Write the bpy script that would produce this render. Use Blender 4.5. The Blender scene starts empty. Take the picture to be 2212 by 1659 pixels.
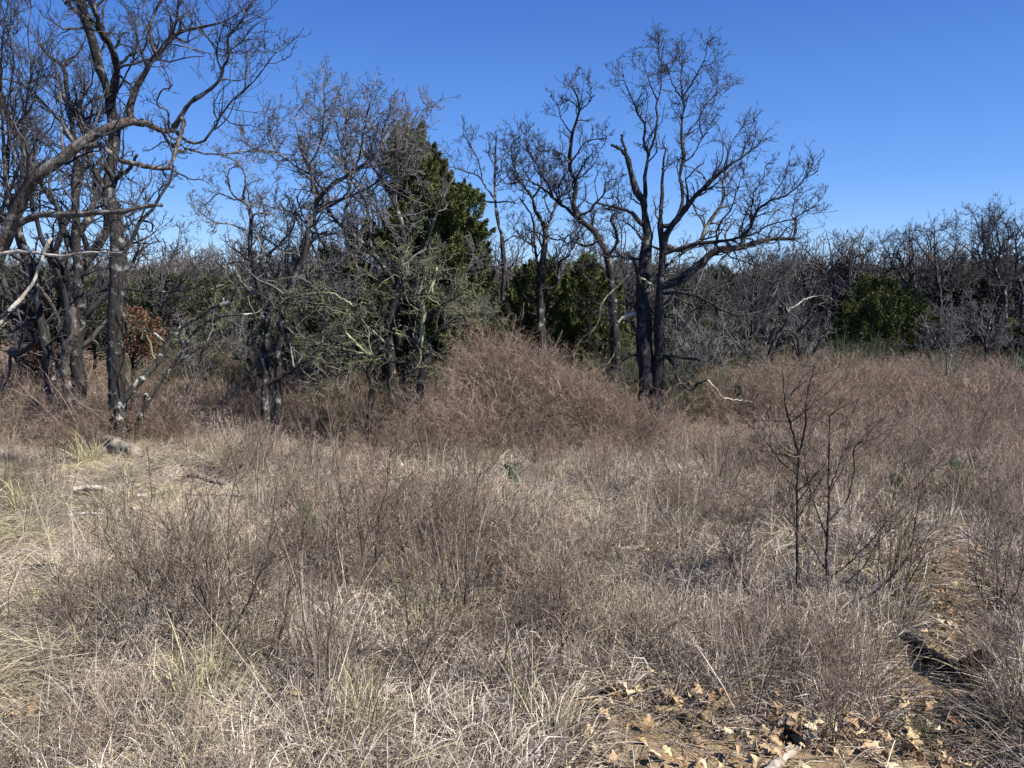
import bpy, math
import numpy as np
from mathutils import Vector

S = bpy.context.scene
COL = S.collection
R = math.radians

# ------------------------------------------------------------------ camera, sky, sun, exposure
F, PITCH, EYE = 769.0, R(7.85), 1.65
cam = bpy.data.cameras.new('camera'); cam_o = bpy.data.objects.new('camera', cam); COL.objects.link(cam_o)
cam.sensor_fit = 'HORIZONTAL'; cam.sensor_width = 36.0; cam.lens = 36.0 * F / 1024.0
cam.clip_start = 0.05; cam.clip_end = 3000
cam_o.location = (0, 0, EYE); cam_o.rotation_euler = (R(90) - PITCH, 0, 0)
S.camera = cam_o

SUN_EL, SUN_AZ = R(46), R(118)          # azimuth clockwise from straight ahead (+Y), sun to the right
w = bpy.data.worlds.new('World'); S.world = w; w.use_nodes = True
nt = w.node_tree; bg = nt.nodes['Background']
sky = nt.nodes.new('ShaderNodeTexSky'); sky.sky_type = 'NISHITA'; sky.sun_disc = False
sky.sun_elevation = SUN_EL; sky.sun_rotation = SUN_AZ
sky.altitude = 2200; sky.air_density = 1.0; sky.dust_density = 0.0; sky.ozone_density = 3.4
hs = nt.nodes.new('ShaderNodeHueSaturation'); hs.inputs['Saturation'].default_value = 1.3; hs.inputs['Hue'].default_value = 0.514
nt.links.new(sky.outputs[0], hs.inputs['Color'])
tcw = nt.nodes.new('ShaderNodeTexCoord'); sx = nt.nodes.new('ShaderNodeSeparateXYZ'); nt.links.new(tcw.outputs['Generated'], sx.inputs[0])
cr = nt.nodes.new('ShaderNodeValToRGB'); ce = cr.color_ramp.elements       # clear dry winter air: the blue holds down to the horizon
ce[0].position = 0.0; ce[0].color = (0.30, 0.56, 1.0, 1); ce[1].position = 0.34; ce[1].color = (0.066, 0.185, 0.60, 1)
e3 = ce.new(0.12); e3.color = (0.17, 0.385, 0.90, 1)
nt.links.new(sx.outputs['Z'], cr.inputs[0]); vs = nt.nodes.new('ShaderNodeVectorMath'); vs.operation = 'SCALE'; vs.inputs['Scale'].default_value = 5.6; nt.links.new(cr.outputs[0], vs.inputs[0])
mxw = nt.nodes.new('ShaderNodeMix'); mxw.data_type = 'RGBA'; mxw.inputs[0].default_value = 0.72
nt.links.new(hs.outputs[0], mxw.inputs[6]); nt.links.new(vs.outputs[0], mxw.inputs[7]); nt.links.new(mxw.outputs[2], bg.inputs[0]); bg.inputs[1].default_value = 0.1
S.cycles.max_bounces = 3; S.cycles.diffuse_bounces = 1; S.cycles.glossy_bounces = 1; S.cycles.transmission_bounces = 2
sl = bpy.data.lights.new('sun', 'SUN'); sl.energy = 5.0; sl.angle = R(0.5); sl.color = (1.0, 0.955, 0.885)
so = bpy.data.objects.new('sun', sl); COL.objects.link(so)
sd = Vector((math.sin(SUN_AZ) * math.cos(SUN_EL), math.cos(SUN_AZ) * math.cos(SUN_EL), math.sin(SUN_EL)))
so.rotation_euler = (-sd).to_track_quat('-Z', 'Y').to_euler(); so.location = (0, 0, 30)
S.view_settings.view_transform = 'Standard'; S.view_settings.look = 'None'
S.view_settings.exposure = 0.86; S.view_settings.gamma = 1.0

# ------------------------------------------------------------------ terrain and picking points
def gz(x, y):
    x = np.asarray(x, float); y = np.asarray(y, float)
    a = np.clip(y, -30, 12); b = np.clip(y - 12, 0, 24)
    z = -0.075 * a - (0.075 * b - 0.075 * b * b / 48.0)
    z = z + 0.045 * np.sin(x * 1.3 + 0.7 * y) + 0.035 * np.sin(x * 0.55 - y * 0.9 + 1) + 0.02 * np.sin(3.1 * x + 1.7 * y)
    far = np.clip(y - 45, 0, 400)
    return z - far * 0.004

CP, SP = math.cos(PITCH), math.sin(PITCH)
def pix(px, py, d):
    """world point seen at picture position px,py (1024 wide) at forward distance d"""
    u = (np.asarray(px, float) - 512) / F; v = (384 - np.asarray(py, float)) / F
    dy = CP + v * SP; dz = -SP + v * CP
    t = np.asarray(d, float) / dy
    return np.stack([u * t, dy * t, EYE + dz * t], -1)

def proj(x, y, z):
    X = x; Y = y; Z = z - EYE
    f = Y * CP - Z * SP; up = Y * SP + Z * CP
    f = np.maximum(f, 0.05)
    return (512 + F * X / f) * 2.16016, (384 - F * up / f) * 2.16016      # in 2212-wide picture units

def gp(dx, dy, extra=0.0):
    """ground point seen at 2212-wide picture position"""
    px, py = dx / 2.16016, dy / 2.16016
    lo, hi = 0.8, 80.0
    for _ in range(50):
        m = (lo + hi) / 2; p = pix(px, py, m)
        if p[2] > gz(p[0], m) + extra: lo = m
        else: hi = m
    p = pix(px, py, lo); return Vector((p[0], p[1], float(gz(p[0], p[1]))))

# ------------------------------------------------------------------ materials
def newmat(name):
    m = bpy.data.materials.new(name); m.use_nodes = True
    n = m.node_tree.nodes; b = n['Principled BSDF']
    b.inputs['Roughness'].default_value = 0.85
    b.inputs['Specular IOR Level'].default_value = 0.15
    return m, n, m.node_tree.links, b

def ramp(n, stops):
    r = n.new('ShaderNodeValToRGB'); e = r.color_ramp.elements
    while len(e) < len(stops): e.new(0.5)
    for i, (p, c) in enumerate(stops):
        e[i].position = p; e[i].color = (c[0], c[1], c[2], 1)
    return r

def noise(n, l, scale, detail=4, rough=0.6, vec=None):
    t = n.new('ShaderNodeTexNoise'); t.inputs['Scale'].default_value = scale
    t.inputs['Detail'].default_value = detail; t.inputs['Roughness'].default_value = rough
    if vec is not None: l.new(vec, t.inputs['Vector'])
    return t

def bark(name, dark, mid, lichen, lo=0.42, hi=0.62, scale=14.0, bump=0.6, stretch=0.25):
    m, n, l, b = newmat(name)
    tc = n.new('ShaderNodeTexCoord'); mp = n.new('ShaderNodeMapping')
    mp.inputs['Scale'].default_value = (1, 1, stretch); l.new(tc.outputs['Object'], mp.inputs[0])
    t1 = noise(n, l, scale * 2.2, 6, 0.7, mp.outputs[0]); t2 = noise(n, l, scale * 0.6, 4, 0.6, tc.outputs['Object'])
    r1 = ramp(n, [(0.36, dark), (0.6, mid)]); l.new(t1.outputs[0], r1.inputs[0])
    r2 = ramp(n, [(lo, (0, 0, 0)), (hi, (1, 1, 1))]); l.new(t2.outputs[0], r2.inputs[0])
    mx = n.new('ShaderNodeMix'); mx.data_type = 'RGBA'
    l.new(r2.outputs[0], mx.inputs[0]); l.new(r1.outputs[0], mx.inputs[6]); mx.inputs[7].default_value = (*lichen, 1)
    l.new(mx.outputs[2], b.inputs['Base Color'])
    vo = n.new('ShaderNodeTexVoronoi'); vo.inputs['Scale'].default_value = scale * 3.0; vo.feature = 'DISTANCE_TO_EDGE'
    l.new(mp.outputs[0], vo.inputs['Vector'])
    bp = n.new('ShaderNodeBump'); bp.inputs['Strength'].default_value = bump; bp.inputs['Distance'].default_value = 0.02
    ad = n.new('ShaderNodeMath'); ad.operation = 'ADD'; l.new(vo.outputs['Distance'], ad.inputs[0]); l.new(t1.outputs[0], ad.inputs[1])
    l.new(ad.outputs[0], bp.inputs['Height']); l.new(bp.outputs[0], b.inputs['Normal'])
    return m

def twigmat(name, a, c, scale=1.2):
    m, n, l, b = newmat(name)
    at = n.new('ShaderNodeAttribute'); at.attribute_name = 't'
    r = ramp(n, [(0.0, a), (1.0, c)]); l.new(at.outputs['Fac'], r.inputs[0])
    l.new(r.outputs[0], b.inputs['Base Color'])
    return m

def strawmat(name, stops, patch_lo=0.75, patch_hi=1.2, patch=0.9, trans=0.0, tint=(1.0, 1.0, 1.0)):
    """per-blade colour from attribute t, large patches from a world-position noise (dead/live growth)"""
    m, n, l, b = newmat(name)
    at = n.new('ShaderNodeAttribute'); at.attribute_name = 't'
    r = ramp(n, stops); l.new(at.outputs['Fac'], r.inputs[0])
    ge = n.new('ShaderNodeNewGeometry'); t = noise(n, l, patch, 3, 0.6, ge.outputs['Position'])
    mr = n.new('ShaderNodeMapRange'); mr.inputs[1].default_value = 0.35; mr.inputs[2].default_value = 0.65
    mr.inputs[3].default_value = patch_lo; mr.inputs[4].default_value = patch_hi; l.new(t.outputs[0], mr.inputs[0])
    vm = n.new('ShaderNodeVectorMath'); vm.operation = 'SCALE'; l.new(r.outputs[0], vm.inputs[0]); l.new(mr.outputs[0], vm.inputs['Scale'])
    l.new(vm.outputs[0], b.inputs['Base Color'])
    if trans > 0:
        tr = n.new('ShaderNodeBsdfTranslucent'); l.new(vm.outputs[0], tr.inputs[0])
        ms = n.new('ShaderNodeMixShader'); ms.inputs[0].default_value = trans
        l.new(b.outputs[0], ms.inputs[1]); l.new(tr.outputs[0], ms.inputs[2])
        l.new(ms.outputs[0], n['Material Output'].inputs[0])
    return m

M = {}
M['bark_dark'] = bark('bark_dark', (0.007, 0.006, 0.006), (0.05, 0.045, 0.042), (0.22, 0.215, 0.20), 0.55, 0.66)
M['bark_grey'] = bark('bark_grey', (0.02, 0.017, 0.015), (0.125, 0.10, 0.085), (0.27, 0.26, 0.22), 0.5, 0.68)
M['bark_black'] = bark('bark_black', (0.008, 0.008, 0.009), (0.045, 0.042, 0.042), (0.15, 0.145, 0.14), 0.56, 0.72)
M['bark_lichen'] = bark('bark_lichen', (0.014, 0.014, 0.013), (0.08, 0.078, 0.065), (0.55, 0.56, 0.50), 0.54, 0.6, 9)
M['bark_green'] = bark('bark_green', (0.05, 0.05, 0.03), (0.15, 0.15, 0.09), (0.36, 0.38, 0.22), 0.4, 0.6, 10)
M['deadwood'] = bark('deadwood', (0.14, 0.11, 0.085), (0.42, 0.36, 0.29), (0.62, 0.57, 0.48), 0.45, 0.62, 10, 0.5, 0.12)
M['log'] = bark('log', (0.05, 0.04, 0.032), (0.33, 0.27, 0.21), (0.42, 0.36, 0.29), 0.5, 0.65, 9, 1.0, 1.0)
M['near_black'] = bark('near_black', (0.003, 0.003, 0.0035), (0.010, 0.010, 0.011), (0.03, 0.03, 0.032), 0.6, 0.75, 12, 0.8, 1.0)  # near-black tone for the three black pieces at lower right
M['rotwood'] = bark('rotwood', (0.06, 0.045, 0.028), (0.26, 0.19, 0.11), (0.38, 0.29, 0.17), 0.5, 0.65, 12, 0.7, 1.0)
M['twig_dark'] = twigmat('twig_dark', (0.022, 0.021, 0.022), (0.095, 0.088, 0.088))
M['twig_grey'] = twigmat('twig_grey', (0.03, 0.028, 0.028), (0.24, 0.228, 0.22))
M['twig_green'] = twigmat('twig_green', (0.022, 0.022, 0.016), (0.26, 0.26, 0.155))
M['twig_brown'] = twigmat('twig_brown', (0.035, 0.025, 0.018), (0.26, 0.195, 0.145))
M['brush'] = strawmat('brush', [(0, (0.075, 0.05, 0.036)), (0.55, (0.27, 0.19, 0.14)), (1, (0.54, 0.43, 0.335))], 0.75, 1.15, 0.6)
M['weed'] = strawmat('weed', [(0, (0.075, 0.055, 0.040)), (0.5, (0.27, 0.21, 0.155)), (1, (0.56, 0.47, 0.37))], 0.62, 1.3, 1.1)
M['straw'] = strawmat('straw', [(0, (0.12, 0.094, 0.07)), (0.5, (0.37, 0.305, 0.24)), (1, (0.66, 0.575, 0.475))], 0.62, 1.25, 1.3)
M['yellow_straw'] = strawmat('yellow_straw', [(0, (0.19, 0.165, 0.085)), (0.5, (0.36, 0.315, 0.18)), (1, (0.58, 0.52, 0.34))], 0.8, 1.15, 1.3)
M['greengrass'] = strawmat('greengrass', [(0, (0.06, 0.085, 0.035)), (0.5, (0.14, 0.17, 0.075)), (1, (0.34, 0.33, 0.18))], 0.8, 1.1, 1.3)
M['cedar'] = strawmat('cedar', [(0, (0.03, 0.042, 0.012)), (0.6, (0.095, 0.115, 0.034)), (1, (0.21, 0.21, 0.075))], 0.7, 1.3, 2.5)
M['evergreen'] = strawmat('evergreen', [(0, (0.025, 0.034, 0.018)), (0.6, (0.07, 0.085, 0.045)), (1, (0.16, 0.165, 0.095))], 0.7, 1.3, 1.5)
M['yucca'] = strawmat('yucca', [(0, (0.05, 0.09, 0.055)), (0.7, (0.13, 0.19, 0.12)), (1, (0.34, 0.36, 0.24))], 0.9, 1.1, 1.5)
M['farwood'] = strawmat('farwood', [(0, (0.045, 0.04, 0.037)), (1, (0.17, 0.15, 0.135))], 0.8, 1.1, 0.1)

def leafmat():
    m, n, l, b = newmat('oakleaf')
    oi = n.new('ShaderNodeObjectInfo'); r = ramp(n, [(0, (0.24, 0.135, 0.075)), (0.4, (0.42, 0.28, 0.155)), (0.75, (0.52, 0.40, 0.22)), (1, (0.60, 0.50, 0.32))])
    l.new(oi.outputs['Random'], r.inputs[0])
    tc = n.new('ShaderNodeTexCoord'); t = noise(n, l, 60, 3, 0.6, tc.outputs['Object'])
    mr = n.new('ShaderNodeMapRange'); mr.inputs[1].default_value = 0.3; mr.inputs[2].default_value = 0.7
    mr.inputs[3].default_value = 0.7; mr.inputs[4].default_value = 1.15; l.new(t.outputs[0], mr.inputs[0])
    vm = n.new('ShaderNodeVectorMath'); vm.operation = 'SCALE'; l.new(r.outputs[0], vm.inputs[0]); l.new(mr.outputs[0], vm.inputs['Scale'])
    l.new(vm.outputs[0], b.inputs['Base Color']); b.inputs['Roughness'].default_value = 0.6
    return m
M['leaf'] = leafmat()

def cactusmat():
    m, n, l, b = newmat('cactus_pad')
    tc = n.new('ShaderNodeTexCoord'); v = n.new('ShaderNodeTexVoronoi'); v.inputs['Scale'].default_value = 38
    l.new(tc.outputs['Object'], v.inputs['Vector'])
    r = ramp(n, [(0.0, (0.42, 0.40, 0.26)), (0.10, (0.20, 0.21, 0.12)), (0.16, (0.055, 0.082, 0.040))]); l.new(v.outputs['Distance'], r.inputs[0])
    l.new(r.outputs[0], b.inputs['Base Color']); b.inputs['Roughness'].default_value = 0.55; b.inputs['Specular IOR Level'].default_value = 0.3
    return m
M['cactus'] = cactusmat()

def soilmat():
    m, n, l, b = newmat('soil')
    tc = n.new('ShaderNodeTexCoord')
    big = noise(n, l, 0.9, 4, 0.6, tc.outputs['Object']); fine = noise(n, l, 70, 6, 0.75, tc.outputs['Object'])
    thr = n.new('ShaderNodeTexNoise'); thr.inputs['Scale'].default_value = 26; thr.inputs['Detail'].default_value = 5
    l.new(tc.outputs['Object'], thr.inputs['Vector'])
    ra = ramp(n, [(0.32, (0.15, 0.09, 0.045)), (0.5, (0.38, 0.26, 0.135)), (0.62, (0.55, 0.42, 0.25))]); l.new(fine.outputs[0], ra.inputs[0])
    rb = ramp(n, [(0.35, (0.075, 0.056, 0.042)), (0.65, (0.22, 0.175, 0.13))]); l.new(thr.outputs[0], rb.inputs[0])
    at = n.new('ShaderNodeAttribute'); at.attribute_name = 'bare'
    ad = n.new('ShaderNodeMath'); ad.operation = 'ADD'; l.new(at.outputs['Fac'], ad.inputs[0])
    mr = n.new('ShaderNodeMapRange'); mr.inputs[1].default_value = 0; mr.inputs[2].default_value = 1; mr.inputs[3].default_value = -0.15; mr.inputs[4].default_value = 0.5
    l.new(big.outputs[0], mr.inputs[0]); l.new(mr.outputs[0], ad.inputs[1]); ad.use_clamp = True
    mx = n.new('ShaderNodeMix'); mx.data_type = 'RGBA'; l.new(ad.outputs[0], mx.inputs[0]); l.new(rb.outputs[0], mx.inputs[6]); l.new(ra.outputs[0], mx.inputs[7])
    l.new(mx.outputs[2], b.inputs['Base Color'])
    bp = n.new('ShaderNodeBump'); bp.inputs['Strength'].default_value = 0.9; bp.inputs['Distance'].default_value = 0.02
    l.new(fine.outputs[0], bp.inputs['Height']); l.new(bp.outputs[0], b.inputs['Normal'])
    return m
M['soil'] = soilmat()

# ------------------------------------------------------------------ mesh helpers
def mesh_from(name, V, Fq, mat, t=None, loc=None):
    V = np.asarray(V, np.float32); Fq = np.asarray(Fq, np.int32)
    if loc is not None: V = V - np.asarray(loc, np.float32)
    me = bpy.data.meshes.new(name); nv = len(V); nf, k = Fq.shape
    me.vertices.add(nv); me.vertices.foreach_set('co', V.ravel())
    me.loops.add(nf * k); me.loops.foreach_set('vertex_index', Fq.ravel())
    me.polygons.add(nf); me.polygons.foreach_set('loop_start', np.arange(nf, dtype=np.int32) * k)
    me.update(calc_edges=True)
    if t is not None:
        a = me.attributes.new('t', 'FLOAT', 'POINT'); a.data.foreach_set('value', np.asarray(t, np.float32))
    me.materials.append(mat)
    return me

def smooth(me):
    me.polygons.foreach_set('use_smooth', np.ones(len(me.polygons), bool)); me.update()

def norm(a): return a / np.maximum(np.linalg.norm(a, axis=-1, keepdims=True), 1e-9)

class Tubes:
    """collects arrays of polylines (N,P,3) with radii (N,P) and makes one mesh of tapering tubes"""
    def __init__(s): s.V = []; s.Fc = []; s.T = []; s.n = 0
    def add(s, P, Rr, sides, rng, rough=0.0):
        P = np.asarray(P, float); Rr = np.asarray(Rr, float)
        N, m, _ = P.shape
        if N == 0: return
        t = np.empty_like(P); t[:, 1:-1] = P[:, 2:] - P[:, :-2]; t[:, 0] = P[:, 1] - P[:, 0]; t[:, -1] = P[:, -1] - P[:, -2]
        t = norm(t); ov = norm(P[:, -1] - P[:, 0]); ref = np.zeros_like(ov)
        ref[np.arange(N), np.argmin(np.abs(ov), 1)] = 1
        a = norm(np.cross(t, ref[:, None, :])); b = np.cross(t, a)
        th = np.arange(sides) * 2 * math.pi / sides
        rr = Rr[:, :, None] * np.ones(sides)
        if rough > 0: rr = rr * (1 + rng.uniform(-rough, rough, rr.shape))
        V = P[:, :, None, :] + rr[..., None] * (np.cos(th)[:, None] * a[:, :, None, :] + np.sin(th)[:, None] * b[:, :, None, :])
        base = s.n + np.arange(N)[:, None, None] * m * sides + np.arange(m - 1)[None, :, None] * sides
        k = np.arange(sides)[None, None, :]; k2 = (k + 1) % sides
        q = np.stack([base + k, base + k2, base + sides + k2, base + sides + k], -1).reshape(-1, 4)
        s.V.append(V.reshape(-1, 3)); s.Fc.append(q)
        s.T.append(np.repeat(rng.uniform(0, 1, N), m * sides)); s.n += N * m * sides
    def mesh(s, name, mat, loc=None, sm=False):
        me = mesh_from(name, np.concatenate(s.V), np.concatenate(s.Fc), mat, np.concatenate(s.T), loc)
        if sm: smooth(me)
        return me

def ribbons(P, W, rng, side=None):
    """flat blades: P (N,m,3), W (N,m) half widths"""
    N, m, _ = P.shape
    t = norm(P[:, -1] - P[:, 0]); s = norm(np.cross(t, rng.normal(size=(N, 3)))) if side is None else side
    V = np.stack([P - s[:, None] * W[..., None], P + s[:, None] * W[..., None]], 2)
    base = np.arange(N)[:, None] * m * 2 + np.arange(m - 1)[None] * 2
    q = np.stack([base, base + 1, base + 3, base + 2], -1).reshape(-1, 4)
    return V.reshape(-1, 3), q, np.repeat(rng.uniform(0, 1, N), m * 2)

def walk(base, d, L, n, wig, up, rng):
    N = len(base); P = np.empty((N, n, 3)); P[:, 0] = base
    step = (L / (n - 1))[:, None]
    for i in range(1, n):
        d = d + rng.normal(0, wig, d.shape); d[:, 2] += up; d = norm(d)
        P[:, i] = P[:, i - 1] + d * step
    return P

def grow(P, Rr, k, L, ang, wig, up, n, rng, s0=0.15, rf=0.6, rmin=0.002, end=0.3, slen=0.6, rmax=9):
    N, m, _ = P.shape; L = np.broadcast_to(np.asarray(L, float), (N,))
    s = rng.uniform(s0, 1, (N, k)); f = s * (m - 1) * 0.999; i = f.astype(int); fr = (f - i)[..., None]
    ar = np.arange(N)[:, None]
    A = P[ar, i]; B = P[ar, i + 1]; base = (A + (B - A) * fr).reshape(-1, 3)
    r0 = (Rr[ar, i] * (1 - fr[..., 0]) + Rr[ar, i + 1] * fr[..., 0]).ravel() * rf
    t = norm(B - A).reshape(-1, 3)
    a = rng.uniform(ang[0], ang[1], len(t))[:, None]
    pr = norm(np.cross(t, rng.normal(size=t.shape)))
    d = np.cos(a) * t + np.sin(a) * pr; d[:, 2] += up * 1.5; d = norm(d)
    Lc = (L[:, None] * (1.1 - slen * s)).ravel() * rng.uniform(0.45, 1.15, len(t))
    r0 = np.clip(np.minimum(r0, Lc * 0.03), rmin, rmax)
    C = walk(base, d, Lc, n, wig, up, rng)
    rad = r0[:, None] * np.linspace(1, end, n)[None]; rad = np.maximum(rad, rmin * 0.7)
    return C, rad, Lc

# ------------------------------------------------------------------ object helpers
def tag(o, label=None, cat=None, group=None, kind=None):
    if label: o['label'] = label
    if cat: o['category'] = cat
    if group: o['group'] = group
    if kind: o['kind'] = kind
    return o
def empty(name, loc):
    o = bpy.data.objects.new(name, None); COL.objects.link(o); o.location = loc; o.empty_display_size = 0.1; return o
def part(name, me, parent=None):
    o = bpy.data.objects.new(name, me); COL.objects.link(o)
    if parent is not None: o.parent = parent
    return o

# ------------------------------------------------------------------ ground
def lerp_in(dx, dy, cx, cy, rx, ry):
    return np.clip(1.6 - 1.6 * np.hypot((dx - cx) / rx, (dy - cy) / ry), 0, 1)
def bare_mask(x, y):
    dx, dy = proj(x, y, gz(x, y))
    m = np.maximum.reduce([lerp_in(dx, dy, 1580, 1800, 470, 330), lerp_in(dx, dy, 2010, 1500, 170, 130), lerp_in(dx, dy, 2060, 1360, 100, 230),
                           lerp_in(dx, dy, 2000, 1800, 330, 250), lerp_in(dx, dy, 30, 1560, 120, 110), lerp_in(dx, dy, 1300, 1270, 60, 40), lerp_in(dx, dy, 1340, 1560, 160, 50)])
    return m
def clear_mask(x, y):
    """mown-looking clearing of matted grass on the left"""
    dx, dy = proj(x, y, gz(x, y))
    m = np.maximum.reduce([lerp_in(dx, dy, 260, 1045, 420, 95), lerp_in(dx, dy, 20, 1230, 260, 260), lerp_in(dx, dy, 60, 1500, 250, 320)])
    return m

ys = np.concatenate([np.linspace(-8, 1.8, 12), np.linspace(1.9, 7, 130), np.linspace(7.1, 40, 150), np.linspace(41, 160, 50), [220, 320, 500, 900, 1600]])
us = np.linspace(-1, 1, 170)
YY, UU = np.meshgrid(ys, us, indexing='ij')
XX = UU * (np.abs(YY) * 1.15 + 6 + np.maximum(YY - 100, 0) * 1.0)
ZZ = gz(XX, YY)
fine = np.random.default_rng(1).normal(0, 0.006, ZZ.shape) * (YY < 12)
V = np.stack([XX, YY, ZZ + fine], -1).reshape(-1, 3)
nr, nc = YY.shape
ii = (np.arange(nr - 1)[:, None] * nc + np.arange(nc - 1)[None]).ravel()
gm = mesh_from('ground', V, np.stack([ii, ii + 1, ii + nc + 1, ii + nc], -1), M['soil'])
a = gm.attributes.new('bare', 'FLOAT', 'POINT'); a.data.foreach_set('value', bare_mask(V[:, 0], V[:, 1]).astype(np.float32))
smooth(gm)
g = part('ground', gm); tag(g, 'dry sandy ground under the dead grass', 'ground', kind='structure')

# ------------------------------------------------------------------ traced trees
# strokes are traced on 2212-wide crops: origin in photo pixels, k = photo px per crop px
def catmull(P, n):
    P = np.asarray(P, float)
    if len(P) == 2: return P[0] + (P[1] - P[0]) * np.linspace(0, 1, n)[:, None]
    Q = np.vstack([2 * P[0] - P[1], P, 2 * P[-1] - P[-2]])
    seg = np.linalg.norm(P[1:] - P[:-1], axis=1); cum = np.concatenate([[0], np.cumsum(seg)]); cum /= cum[-1]
    out = []
    for s in np.linspace(0, 1, n):
        i = min(np.searchsorted(cum, s, side='right') - 1, len(P) - 2); u = (s - cum[i]) / max(cum[i + 1] - cum[i], 1e-9)
        p0, p1, p2, p3 = Q[i], Q[i + 1], Q[i + 2], Q[i + 3]
        out.append(0.5 * ((2 * p1) + (-p0 + p2) * u + (2 * p0 - 5 * p1 + 4 * p2 - p3) * u * u + (-p0 + 3 * p1 - 3 * p2 + p3) * u ** 3))
    return np.array(out)

def traced_tree(name, label, cat, seed, depth, org, k, trunks, limbs, bk='bark_dark', tw='twig_dark', l2=8, L2=1.0, l3=6, l4=5,
                group=None, up=0.10, wig=0.32, drift=0.5, rmin=0.0030, trunk_tw=0.35, ground=True, L3=0.5, L4=0.5, limb_label=None):
    rng = np.random.default_rng(seed)
    placed = []; root = None; allp = []
    NP = 26
    for kind, strokes in (('trunk', trunks), ('limb', limbs)):
        for st in strokes:
            pts, w0, w1 = st[0], st[1], st[2]; opt = st[3] if len(st) > 3 else {}
            A = np.array(pts, float) * k + np.array(org); A /= 3.0
            d0 = depth + opt.get('dd', 0)
            if kind == 'limb' and placed:
                best = None
                for (Q, D) in placed:
                    dist = np.hypot(Q[:, 0] - A[0, 0], Q[:, 1] - A[0, 1]); j = int(np.argmin(dist))
                    if best is None or dist[j] < best[0]: best = (dist[j], Q[j], D[j])
                if best[0] < 22: A = np.vstack([best[1], A[0:] if best[0] > 3 else A[1:]]); d0 = best[2]
            C = catmull(A, NP)
            C[1:-1] += rng.normal(0, 0.35, (NP - 2, 2))
            Lm = np.linalg.norm(A[-1] - A[0]) * d0 / F
            dr = opt.get('dr', rng.uniform(-drift, drift) if kind == 'limb' else rng.uniform(-0.1, 0.1))
            sarr = np.linspace(0, 1, NP); D = d0 + dr * Lm * sarr + 0.05 * Lm * np.sin(sarr * 7 + rng.uniform(0, 6))* (sarr)
            W = pix(C[:, 0], C[:, 1], D)
            rad = (np.linspace(w0, w1, NP) * k / 3.0 / 2.0) * D / F
            rad = rad * (1 + 0.10 * rng.normal(size=NP))
            placed.append((C, D))
            if kind == 'trunk' and ground and opt.get('g', 1):
                gx, gy = W[0, 0], W[0, 1]; z = float(gz(gx, gy))
                if W[0, 2] > z - 0.05:
                    ex = np.array([[gx + (W[0, 0] - W[2, 0]) * 0.1, gy, z - 0.08], [gx, gy, z + 0.12 * (W[0, 2] - z)]])
                    W = np.vstack([ex, W]); rad = np.concatenate([[rad[0] * 1.5, rad[0] * 1.15], rad])
            allp.append((kind, W, rad, Lm, opt))
            if root is None:
                b = W[0]; root = empty(name, (b[0], b[1], float(gz(b[0], b[1])))); tag(root, label, cat, group)
    loc = np.array(root.location)
    for kind, W, rad, Lm, opt in allp:
        tb = Tubes()
        tip = W[-1] + (W[-1] - W[-2]) * 0.15
        W2 = np.vstack([W, tip]); r2 = np.concatenate([rad, [rad[-1] * 0.15]])
        sides = 10 if rad.max() > 0.04 else 7
        tb.add(W2[None], r2[None], sides, rng, 0.13 if rad.max() > 0.03 else 0.06)
        mt = M[opt.get('m', bk)]
        o = part(kind, tb.mesh(kind, mt, loc, True), root)
        if opt.get('lab'): o['label'] = opt['lab']
        m = opt.get('tw', 1.0) * (trunk_tw if kind == 'trunk' else 1.0)
        if m <= 0: continue
        n2 = max(2, int(round(1.15 * l2 * m * min(2.2, max(0.45, Lm / 1.1)))))
        L2_ = L2 * 1.15
        t2 = Tubes(); Lx = min(L2_, max(0.4 * L2_, Lm * 0.8))
        A, ra, La = grow(W[None], rad[None], n2, Lx, (0.5, 1.2), wig, up, 9, rng, opt.get('s0', 0.3 if kind == 'limb' else 0.45), 0.55, rmin * 1.6, rmax=0.02)
        t2.add(A, ra, 5, rng)
        # fine continuation at the limb's tip
        if rad[-1] < 0.012:
            e = W[-1][None].repeat(3, 0); d = norm((W[-1] - W[-3])[None].repeat(3, 0) + rng.normal(0, 0.35, (3, 3)))
            E = walk(e, d, rng.uniform(0.25, 0.5, 3) * L2, 9, wig * 0.7, up, rng); re = np.full((3, 1), max(rad[-1] * 0.8, rmin * 1.4)) * np.linspace(1, 0.4, 9)
            t2.add(E, re, 4, rng); A = np.concatenate([A, E]); ra = np.concatenate([ra, re]); La = np.concatenate([La, np.full(3, 0.4 * L2)])
        B, rb, Lb = grow(A, ra, l3, La * L3, (0.5, 1.15), wig * 1.1, up, 7, rng, 0.12, 0.7, rmin * 1.15)
        t2.add(B, rb, 3, rng)
        if l4:
            Cc, rc, Lc = grow(B, rb, l4, Lb * L4, (0.4, 1.1), wig * 1.2, up, 4, rng, 0.15, 0.8, rmin)
            t2.add(Cc, rc, 3, rng)
        part('twigs', t2.mesh('twigs', M[tw], loc), o)
    return root

K = 1024 / 2212.0
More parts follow.
